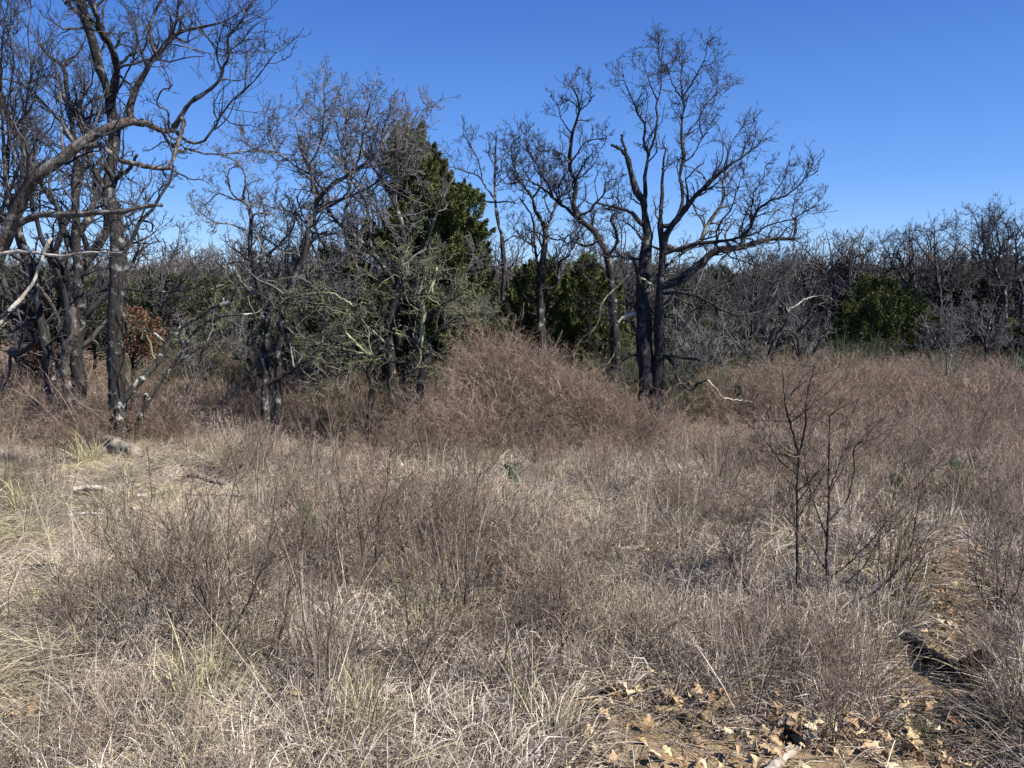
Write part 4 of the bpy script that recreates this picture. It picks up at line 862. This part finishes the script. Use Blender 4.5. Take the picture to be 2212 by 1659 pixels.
k_ = rng.uniform(0, 1, len(x)) < lm; x, y = x[k_], y[k_]; n_ = len(x)
P_ = np.stack([x, y, gz(x, y) + rng.uniform(0.004, 0.05, n_)], 1); r_ = np.stack([rng.normal(0, 0.6, n_), rng.normal(0, 0.6, n_), rng.uniform(0, 6.28, n_)], 1)
scatter('fallen_leaves', TLf, P_, r_, rng.uniform(0.6, 1.25, n_), rng.integers(0, 7, n_), 'curled tan fallen oak leaves on the bare soil', 'leaves')
# 9. twig and straw litter on the soil
TL = []
for i in range(4):
    rg = np.random.default_rng(430 + i); n = 60; b = np.concatenate([rg.uniform(-0.2, 0.2, (n, 2)), rg.uniform(0.002, 0.02, (n, 1))], 1); th = rg.uniform(0, 6.28, n)
    Pw = walk(b, np.stack([np.cos(th), np.sin(th), rg.normal(0, 0.06, n)], 1), rg.uniform(0.03, 0.2, n), 4, 0.12, 0, rg); Pw[..., 2] = np.clip(Pw[..., 2], 0.002, 0.05)
    tb = Tubes(); tb.add(Pw, np.full((n, 4), 0.0014) * rg.uniform(0.5, 1.8, (n, 1)), 3, rg); TL.append(tb.mesh('litter', M['weed']))
x, y = field(2600, 1.9, 9, rng, 1.6); k_ = rng.uniform(0, 1, len(x)) > bare_mask(x, y) * 1.1; x, y = x[k_], y[k_]; P_, r_, s_ = place(x, y, rng, 0.03, 0.7, 1.3, 0.0)
scatter('twig_litter', TL, P_, r_, s_, rng.integers(0, 4, len(x)), 'broken twigs and straw littering the soil', 'litter')
# 10. distant woodland
FW = []
for i in range(3):
    a_, b_ = BT[i]; FW.append(b_)
def far_tree(seed):
    rg = np.random.default_rng(seed); T = walk(np.zeros((5, 3)), norm(rg.normal(0, .25, (5, 3)) + [0, 0, 1]), np.full(5, 3.0), 8, .12, .05, rg); rt = np.linspace(.1, .04, 8)[None].repeat(5, 0)
    tb = Tubes(); tb.add(T, rt, 5, rg); A, ra, La = grow(T, rt, 12, 2.4, (.4, 1.1), .25, .08, 7, rg, .15, .6, .014, rmax=.05); tb.add(A, ra, 3, rg)
    B, rb, Lb = grow(A, ra, 9, La * .5, (.4, 1.1), .3, .06, 5, rg, .15, .7, .011); tb.add(B, rb, 3, rg); return tb.mesh('far_tree', M['farwood'])
def far_ever(seed):
    rg = np.random.default_rng(seed); n = 26; z = rg.uniform(.2, 2.6, n); th = rg.uniform(0, 6.28, n); r = (1 - z / 3.4) * 1.2
    V, q, t = foliage(np.stack([r * np.cos(th), r * np.sin(th), z], 1), norm(np.stack([.4 * np.cos(th), .4 * np.sin(th), np.ones(n)], 1)), np.full(n, .8), np.full(n, .4), 130, rg, .16, .03); return mesh_from('far_evergreen', V, q, M['evergreen'], t)
FW = [far_tree(450 + i) for i in range(3)] + [far_ever(460)]
n = 2300; y = 30 + 90 * rng.uniform(0, 1, n) ** 1.3 ; x = rng.uniform(-1, 1, n) * (0.85 * y + 6); P_, r_, s_ = place(x, y, rng, .05, .55, 1.45); s_ *= 0.92
scatter('distant_woodland', FW, P_, r_, s_, np.where(rng.uniform(0, 1, n) < .22, 3, rng.integers(0, 3, n)), 'distant bare oak woodland on the horizon', 'woodland')

# ------------------------------------------------------------------ more scattered growth
# leafy-green tangle among the trees
TV = [weed(340 + i, 20, 1.1, 'evergreen', 'green_tangle', 0.6, 0.0022, 6, 5, 0.25, 0.0, 0.16) for i in range(3)]
mm = [mound(-5.5, 16.5, 4.0, 1.6, 100, 1.2, rng), mound(-1.5, 15.0, 2.2, 1.2, 70, 1.3, rng), mound(2.6, 14.8, 1.9, 1.0, 70, 1.4, rng), mound(5.0, 16.5, 1.6, 1.0, 40, 1.2, rng), mound(-2.3, 11.9, 0.9, .5, 16, 0.9, rng), mound(11.5, 24, 4.0, 2.0, 50, 1.3, rng)]
XY = np.concatenate([m_[0] for m_ in mm]); HH = np.concatenate([m_[1] for m_ in mm]); P_, r_, s_ = place(XY[:, 0], XY[:, 1], rng, 0.15, 0.8, 1.2); s_ *= HH
scatter('green_undergrowth', TV, P_, r_, s_, rng.integers(0, 3, len(XY)), 'dull green briar tangle filling the shade under the trees', 'undergrowth')

# ------------------------------------------------------------------ bare shrubs: one of each kind, then copies
def shrub_meshes(seed, H, ns, spread, k2=7, k3=5, r=0.0065, up=0.06, mat='twig_brown', wig=0.12):
    rg = np.random.default_rng(seed); th = rg.uniform(0, 6.283, ns); b = np.stack([np.cos(th) * .04, np.sin(th) * .04, np.full(ns, -.03)], 1)
    tl = np.abs(rg.normal(0, spread, ns)); d = norm(np.stack([np.sin(tl) * np.cos(th), np.sin(tl) * np.sin(th), np.cos(tl)], 1))
    A = walk(b, d, H * rg.uniform(.6, 1.1, ns), 12, wig * .8, up, rg); ra = np.linspace(1, .3, 12)[None] * r * rg.uniform(.6, 1.2, (ns, 1)); t1 = Tubes(); t1.add(A, ra, 6, rg, .08)
    B, rb, Lb = grow(A, ra, k2, H * .5, (.35, .95), wig, up, 8, rg, .2, .6, .0018, rmax=.004, slen=.5); t2 = Tubes(); t2.add(B, rb, 4, rg)
    C, rc, Lc = grow(B, rb, k3, Lb * .5, (.4, 1.1), wig * 1.2, up * .5, 5, rg, .15, .7, .0014); t2.add(C, rc, 3, rg)
    D, rd, Ld = grow(C, rc, 3, Lc * .45, (.4, 1.2), wig * 1.2, .02, 3, rg, .15, .7, .0012); t2.add(D, rd, 3, rg)
    return t1.mesh('stems', M['bark_grey'] if r > .0045 else M[mat], None, True), t2.mesh('twigs', M[mat])
SH = [shrub_meshes(500, 1.0, 7, .35), shrub_meshes(501, 1.0, 9, .5), shrub_meshes(502, 1.0, 5, .3, 9, 6), shrub_meshes(503, 1.0, 12, .55, 6, 4, .004), shrub_meshes(504, 1.0, 16, .3, 4, 3, .0035, .03, 'twig_brown', .07), shrub_meshes(505, 1.0, 8, .65, 8, 5)]
def shrub(dx, dy, H, v, rz, label, group=None):
    p = gp(dx, dy); o = empty('bare_shrub', p); o.scale = (H, H, H); o.rotation_euler = (0, 0, rz); tag(o, label, 'shrub', group)
    part('stems', SH[v][0], o); part('twigs', SH[v][1], o)
for a_ in [
 (455, 1420, 1.05, 1, 0.3, 'large spreading leafless shrub left of centre in the foreground, many crooked stems'), (560, 1450, .75, 0, 1.2, 'leafless shrub right beside the large spreading one in the left foreground'),
 (330, 1380, .75, 5, 2.0, 'low leafless shrub at the left edge of the foreground tangle by the flattened grass'), (700, 1330, .95, 3, .7, 'fine-stemmed leafless shrub in front of the dark green cactus'),
 (640, 1250, .7, 2, .2, 'small leafless shrub growing over the dark green cactus'), (790, 1280, 1.05, 0, 3.1, 'upright leafless shrub with dark stem, centre-left middle ground'),
 (900, 1230, 1.0, 3, 4.0, 'thin-twigged leafless shrub at the centre of the field'), (1000, 1330, .9, 1, 5.2, 'leafless shrub right of centre above the yellow-green tuft'),
 (1040, 1180, .9, 2, 1.0, 'leafless shrub below the pale grey-green cactus'), (860, 1500, .7, 5, .8, 'low pale-twigged shrub in the lower centre foreground'),
 (720, 1520, .7, 1, 4.4, 'pale-twigged low shrub in the lower left-centre foreground'), (1080, 1500, .65, 3, 2.3, 'fine low shrub beside the dark leaning stick'),
 (1200, 1390, .6, 0, 5.5, 'low shrub behind the dark leaning stick'), (1410, 1260, .55, 4, .4, 'dense dark upright tussock-like shrub in the right-centre field'),
 (1790, 1620, .55, 4, 1.3, 'clump of upright brown stems by the white fallen branch'), (1660, 1440, .45, 3, 2.9, 'low grey twiggy shrub above the forked fallen branch'),
 (1840, 1480, .5, 3, .1, 'low grey twiggy shrub left of the black curved branch'), (1620, 1290, .7, 5, 3.6, 'dark low shrub at the left foot of the tall two-stemmed shrub'),
 (1920, 1290, .75, 1, 1.9, 'spreading shrub at the right foot of the tall two-stemmed shrub'), (2160, 1330, .8, 1, 4.9, 'dark leafless shrub at the right edge beyond the soil path'),
 (2180, 1560, .6, 3, 2.2, 'grey low shrub in the lower right corner'), (2120, 1500, .5, 4, 3.3, 'upright thin stems just right of the black stump'),
 (1950, 1080, 1.0, 2, 2.5, 'tall thin leafless shrub right of the tall two-stemmed shrub'), (1690, 1100, .95, 0, 1.5, 'leafless shrub between the dark green cactus and the two-stemmed shrub'),
 (1560, 1080, .8, 1, .6, 'leafless shrub in front of the dark green cactus clump in the right field'), (2100, 980, 1.0, 5, 4.2, 'brown leafless shrub far right in the middle field'),
 (1300, 1060, .75, 3, 5.0, 'small leafless shrub in the centre-right field'), (260, 1200, .5, 3, 2.7, 'small dark weedy shrub at the edge of the clearing'),
 (560, 1060, .9, 2, 3.9, 'leafless shrub at the right end of the yellow clearing'), (700, 1060, 1.1, 0, .9, 'dark-stemmed leafless shrub below the twin-stemmed oak’s right side'),
 (820, 1040, 1.2, 5, 2.1, 'tall leafless shrub with arching shoots in front of the cedar’s trunks'), (1150, 1020, .9, 1, 1.1, 'brown leafless shrub at the front foot of the bramble mound'),
 (120, 1010, .8, 1, 3.0, 'leafless shrub by the double-stemmed oak’s base'), (190, 990, .9, 2, 5.9, 'leafless shrub with pale arching canes left of the furrowed log'),
 (1450, 1000, .7, 3, .3, 'low brown shrub in front of the spreading oak’s trunk')]: shrub(*a_)
# the tall two-stemmed shrub of the right foreground, traced
traced_tree('tall_shrub', 'tall two-stemmed leafless shrub standing dark over the grass in the right foreground', 'shrub', 60, 4.6, (0, 0), 1.3888,
  [([(1726, 1330), (1722, 1230), (1722, 1130), (1722, 1050), (1726, 985)], 8, 5, {'tw': 1.2}), ([(1795, 1340), (1786, 1240), (1788, 1150), (1790, 1080), (1790, 990), (1793, 900)], 8, 3, {'tw': 1.2}), ([(1800, 1345), (1850, 1300), (1900, 1270), (1960, 1200), (1985, 1080)], 7, 2.5, {'dd': -.2})],
  [([(1726, 985), (1708, 920), (1696, 870), (1690, 800)], 6, 2), ([(1726, 985), (1740, 920), (1742, 860), (1760, 790)], 6, 2), ([(1722, 1030), (1690, 1000), (1660, 960), (1620, 920)], 4, 1.5),
   ([(1790, 1130), (1830, 1080), (1845, 1020), (1850, 960), (1920, 940)], 5, 2), ([(1788, 1160), (1760, 1090), (1740, 1010), (1750, 940)], 4, 1.5), ([(1786, 1250), (1830, 1220), (1880, 1170), (1920, 1120)], 5, 1.5),
   ([(1786, 1290), (1860, 1230), (1900, 1160), (1930, 1080)], 4, 1.5), ([(1786, 1230), (1750, 1180), (1700, 1120), (1650, 1080)], 4, 1.5), ([(1790, 1060), (1820, 980), (1830, 900)], 4, 1.5), ([(1722, 1120), (1760, 1060), (1790, 1010)], 4, 1.5)],
  bk='bark_dark', tw='twig_brown', l2=16, L2=.6, l3=6, l4=4, drift=.4, rmin=.0015, wig=.12, up=.05)
# dark leaning bare stick in the lower centre
traced_tree('dead_sapling', 'dark crooked leaning stick with a forked tip in the lower centre tangle', 'stick', 61, 3.6, (0, 0), 1.3888, [([(1110, 1500), (1130, 1465), (1180, 1435), (1215, 1395), (1240, 1345)], 5, 3, {'tw': .6})],
  [([(1215, 1395), (1212, 1340), (1225, 1300)], 3, 1.5)], bk='bark_dark', tw='twig_brown', l2=4, L2=.3, l3=3, l4=0, rmin=.0014, wig=.12)

# ------------------------------------------------------------------ tufts of yellow-green grass
YT = [tuft(520 + i, 150, .42, .45, .35, .0026, 'yellow_straw', 'grass_tuft', .12) for i in range(3)] + [tuft(525, 130, .4, .5, .4, .003, 'greengrass', 'grass_tuft', .1)]
for i, (dx_, dy_, s__, v, lab) in enumerate([(2075, 1090, 1.3, 3, 'yellow-green grass tuft right of the rightmost cactus'), (1300, 905, 2.0, 0, 'pale yellow upright grass tuft left of the spreading oak’s foot'), (935, 1370, .9, 1, 'yellow-green grass tuft in the centre foreground'),
   (430, 1520, 1.0, 2, 'tall yellowish grass tuft in the lower left foreground'), (60, 1110, 1.0, 0, 'yellowish grass tussock at the left edge of the clearing'), (250, 1110, .9, 1, 'yellowish grass tussock in the middle of the clearing'),
   (480, 1010, 1.2, 2, 'yellow grass tuft at the back right end of the clearing'), (1985, 1600, .35, 3, 'small green grass tuft on the soil in the lower right'), (780, 1590, .8, 1, 'yellowish grass clump at the bottom centre-left'), (1190, 1600, .6, 0, 'yellowish grass clump left of the bare soil patch'),
   (880, 1290, .8, 0, 'narrow yellow grass tuft left of the centre foreground tuft'), (190, 1000, 1.2, 1, 'yellow grass tuft in front of the furrowed log')]):
    p = gp(dx_, dy_); o = part('grass_tuft', YT[v]); o.location = p; o.scale = (s__,) * 3; o.rotation_euler = (0, 0, i * 1.7); tag(o, lab, 'grass tuft')

# ------------------------------------------------------------------ prickly pears
def ell(rx, ry, rz_, nu=14, nv=9):
    u = np.linspace(0, 2 * math.pi, nu, endpoint=False); v = np.linspace(0.02, math.pi - 0.02, nv); V = []
    for b_ in v:
        for a_ in u: 
            zz = -math.cos(b_); wz = (1 + 0.22 * zz)
            V.append((rx * math.sin(b_) * math.cos(a_) * wz, ry * math.sin(b_) * math.sin(a_), rz_ * zz + rz_))
    q = [(r_ * nu + i, r_ * nu + (i + 1) % nu, (r_ + 1) * nu + (i + 1) % nu, (r_ + 1) * nu + i) for r_ in range(nv - 1) for i in range(nu)]
    return np.array(V), q
PAD = mesh_from('pad', *ell(.075, .014, .10), M['cactus']); smooth(PAD)
def cactus(dx_, dy_, s__, n, seed, label):
    rg = np.random.default_rng(seed); root = empty('prickly_pear', gp(dx_, dy_)); root.scale = (s__ * .66,) * 3; tag(root, label, 'cactus')
    nodes = []
    for i in range(n):
        o = part('pad', PAD, root)
        if i < max(1, n // 3): base = Vector((rg.uniform(-.09, .09) * (n > 2), rg.uniform(-.06, .06), -.02)); tl = rg.uniform(-.35, .35); az = rg.uniform(-.8, .8)
        else: b_, t_, z_ = nodes[int(rg.integers(0, len(nodes)))]; tl = t_ + rg.uniform(-.8, .8); az = z_ + rg.uniform(-.7, .7); base = b_ + Vector((math.sin(t_) * .17, 0, math.cos(t_) * .17))
        k_ = rg.uniform(.8, 1.15); o.location = base; o.rotation_euler = (rg.uniform(-.2, .2), tl, az); o.scale = (k_,) * 3; nodes.append((base, tl, az))
for a_ in [(1612, 1015, 1.35, 7, 1, 'dark green prickly pear clump of round pads in the right field, nearest the dark oak'), (1700, 1040, 1.35, 5, 2, 'prickly pear just right of the dark green round-padded one, behind thin stems'), (1932, 1075, 1.15, 3, 3, 'upright narrow prickly pear of three stacked pads in the right field'),
  (2028, 1075, 1.2, 4, 4, 'prickly pear leaning right with two dark round pads, right field'), (1883, 975, 1.2, 3, 5, 'small prickly pear farther back than the upright narrow one'), (1585, 920, 1.7, 9, 6, 'largest pale green prickly pear clump right of the spreading oak'),
  (1655, 925, 1.5, 6, 7, 'pale green prickly pear clump beside the largest one'), (1118, 1060, 1.0, 4, 8, 'pale grey-green prickly pear in the centre of the field'), (640, 1190, .9, 5, 9, 'dark blue-green prickly pear half buried in shrubs left of centre'),
  (1355, 1060, .8, 2, 10, 'dark stubby prickly pear in the centre-right field'), (328, 1080, .6, 3, 11, 'tiny prickly pear among pale wood scraps in the clearing')]: cactus(*a_)

# ------------------------------------------------------------------ yuccas
def yucca_mesh(seed, n=90, L_=.6):
    rg = np.random.default_rng(seed); th = rg.uniform(0, 6.283, n); tl = np.abs(rg.normal(.75, .45, n)); d = np.stack([np.sin(tl) * np.cos(th), np.sin(tl) * np.sin(th), np.cos(tl)], 1)
    P = walk(np.zeros((n, 3)) + [0, 0, .05], d, L_ * rg.uniform(.7, 1.1, n), 5, .03, -.05, rg); W = .006 * np.array([1, 1, .8, .5, .1])[None] * np.ones((n, 1)); V, q, t = ribbons(P, W, rg); return mesh_from('yucca', V, q, M['yucca'], t)
YU = [yucca_mesh(600), yucca_mesh(601)]
for dx_, dy_, s__, lab in [(430, 915, 1.2, 'dark green spiky yucca behind the leaning lichen-spotted tree’s foot'), (680, 930, 1.4, 'dark green spiky yucca right of the twin-stemmed oak’s base'), (1815, 810, 2.4, 'green spiky yucca in the far right field below the round cedar bush'),
  (2040, 855, 2.2, 'pale green yucca in the far right field'), (20, 940, 1.2, 'green yucca at the left picture edge under the trees'), (2190, 830, 2.0, 'dark green yucca at the right picture edge in the far field'), (800, 910, 1.1, 'green yucca at the cedar’s foot'), (1400, 905, 1.0, 'green spiky plant growing at the spreading oak’s base')]:
    o = part('yucca', YU[len(lab) % 2]); o.location = gp(dx_, dy_ + 8); o.scale = (s__,) * 3; tag(o, lab, 'yucca')

# ------------------------------------------------------------------ fallen wood
def wood(name, label, cat, pts, w0, w1, mat, lift=0.0, seed=0, sides=12, rough=.1, parent=None, flat=1.0):
    """pts: 2212-wide picture points on the ground, widths in the same units"""
    rg = np.random.default_rng(seed + 900); G = [gp(a_, b_) for a_, b_ in pts]; n = 16
    C = catmull([tuple(v) for v in G], n); dist = G[0].length; ww = np.linspace(w0, w1, n) / 2.16 / F * dist / 2
    C[:, 2] += ww * .8 + lift; C[1:-1] += rg.normal(0, ww.mean() * .15, (n - 2, 3)); ww = ww * (1 + .08 * rg.normal(size=n))
    C = np.vstack([C[0], C, C[-1]]); ww = np.concatenate([[1e-4], ww, [1e-4]]); tb = Tubes(); tb.add(C[None], ww[None], sides, rg, rough)
    loc = parent.location if parent else Vector(C[1])
    me = tb.mesh(name, M[mat], loc); o = part(name, me, parent)
    if not parent: o.location = loc; tag(o, label, cat)
    return o
wood('log', 'short furrowed grey log lying at the foot of the leaning tree', 'log', [(196, 958), (245, 975), (300, 1000)], 25, 20, 'log', .05, 1, 14)
fb = empty('fallen_branch', gp(1515, 1562)); tag(fb, 'forked brown fallen branch resting on leaves at the bottom right of centre', 'branch')
wood('limb', '', '', [(1405, 1545), (1450, 1545), (1490, 1560), (1520, 1575)], 18, 17, 'rotwood', .01, 2, parent=fb); wood('limb', '', '', [(1515, 1572), (1560, 1535), (1605, 1512)], 20, 15, 'rotwood', .03, 3, parent=fb); wood('limb', '', '', [(1520, 1560), (1545, 1578), (1565, 1592)], 14, 12, 'rotwood', .01, 4, parent=fb)
wood('fallen_branch', 'pale barkless curved branch at the bottom edge on orange soil', 'branch', [(1650, 1690), (1690, 1650), (1722, 1625), (1735, 1600)], 22, 13, 'deadwood', .01, 5)
wood('black_branch', 'black curved branch beside the soil path at lower right', 'branch', [(1955, 1385), (1990, 1415), (2020, 1450), (2060, 1465)], 14, 36, 'near_black', .01, 6)  # curved near-black tube, thicker towards its right end
wood('black_stump', 'black stump chunk right of the black curved branch', 'stump', [(2095, 1475), (2117, 1472), (2140, 1475)], 64, 56, 'near_black', .01, 7)  # short thick near-black block
wood('black_wood', 'black chunk behind the pale curved branch', 'wood chunk', [(1690, 1575), (1705, 1600), (1725, 1625)], 20, 30, 'near_black', .01, 8)  # small near-black chunk, widening towards the camera
wood('wood_piece', 'broken yellow-tan piece of split wood in the clearing', 'wood piece', [(160, 1078), (190, 1074), (228, 1076)], 12, 9, 'deadwood', .08, 9, 6, .2)
wood('wood_piece', 'slim pale stick lying nearer than the yellow-tan wood piece', 'stick', [(150, 1135), (180, 1131), (222, 1130)], 8, 5, 'deadwood', .08, 10, 6, .2)
wood('wood_piece', 'short pale wood scrap beside the tiny prickly pear', 'wood scrap', [(298, 1092), (320, 1088), (345, 1086)], 9, 6, 'deadwood', .08, 11, 6, .2)
wood('fallen_branch', 'thin dark curved branch lying at the right of the clearing', 'branch', [(405, 1050), (430, 1052), (455, 1062), (485, 1068)], 7, 5, 'bark_dark', .10, 12, 7)
wood('fallen_branch', 'long thin grey branch lying right of the tiny prickly pear', 'branch', [(400, 1092), (470, 1090), (560, 1096)], 6, 3, 'bark_grey', .09, 13, 6)
wood('stick', 'short dark stick on flattened grass at the left edge', 'stick', [(70, 1248), (95, 1246), (135, 1244)], 8, 6, 'bark_dark', .07, 14, 6)
wood('stick', 'pale stick lying in the right-centre field', 'stick', [(1340, 1205), (1368, 1201), (1392, 1196)], 8, 6, 'deadwood', .06, 15, 6)
wood('stick', 'thin pale stick propped above the forked fallen branch', 'stick', [(1425, 1432), (1450, 1462), (1480, 1495)], 6, 8, 'deadwood', .05, 16, 6)
wood('stick', 'dark thin branch on the ground right of the spreading oak', 'stick', [(1480, 950), (1500, 990), (1520, 1010)], 6, 4, 'bark_dark', .15, 17, 6)
wood('stick', 'short dark twig end on the soil left of the pale curved branch', 'stick', [(1585, 1618), (1610, 1622), (1640, 1620)], 10, 9, 'bark_grey', .01, 18, 6)

M['rust'] = strawmat('rust', [(0, (0.06, 0.03, 0.018)), (0.6, (0.17, 0.095, 0.06)), (1, (0.28, 0.18, 0.12))], 0.7, 1.3, 2.5)
cedar('dead_bush', 'rust-brown dead-leaved bush between the left-edge trunk and the double-stemmed oak', 52, 15.5, [(638, 100, 130), (665, 75, 165), (720, 60, 175), (790, 60, 170)], 71, 90, 200, 'rust', 0.05, 0.007, 0.05, pw=0.2, cat='bush')
cedar('dead_bush', 'small rust-brown dead-leaved bush right of the tallest left oak’s trunk', 135, 15.0, [(672, 280, 300), (700, 262, 330), (760, 260, 335)], 72, 45, 200, 'rust', 0.05, 0.007, 0.05, pw=0.2, cat='bush')
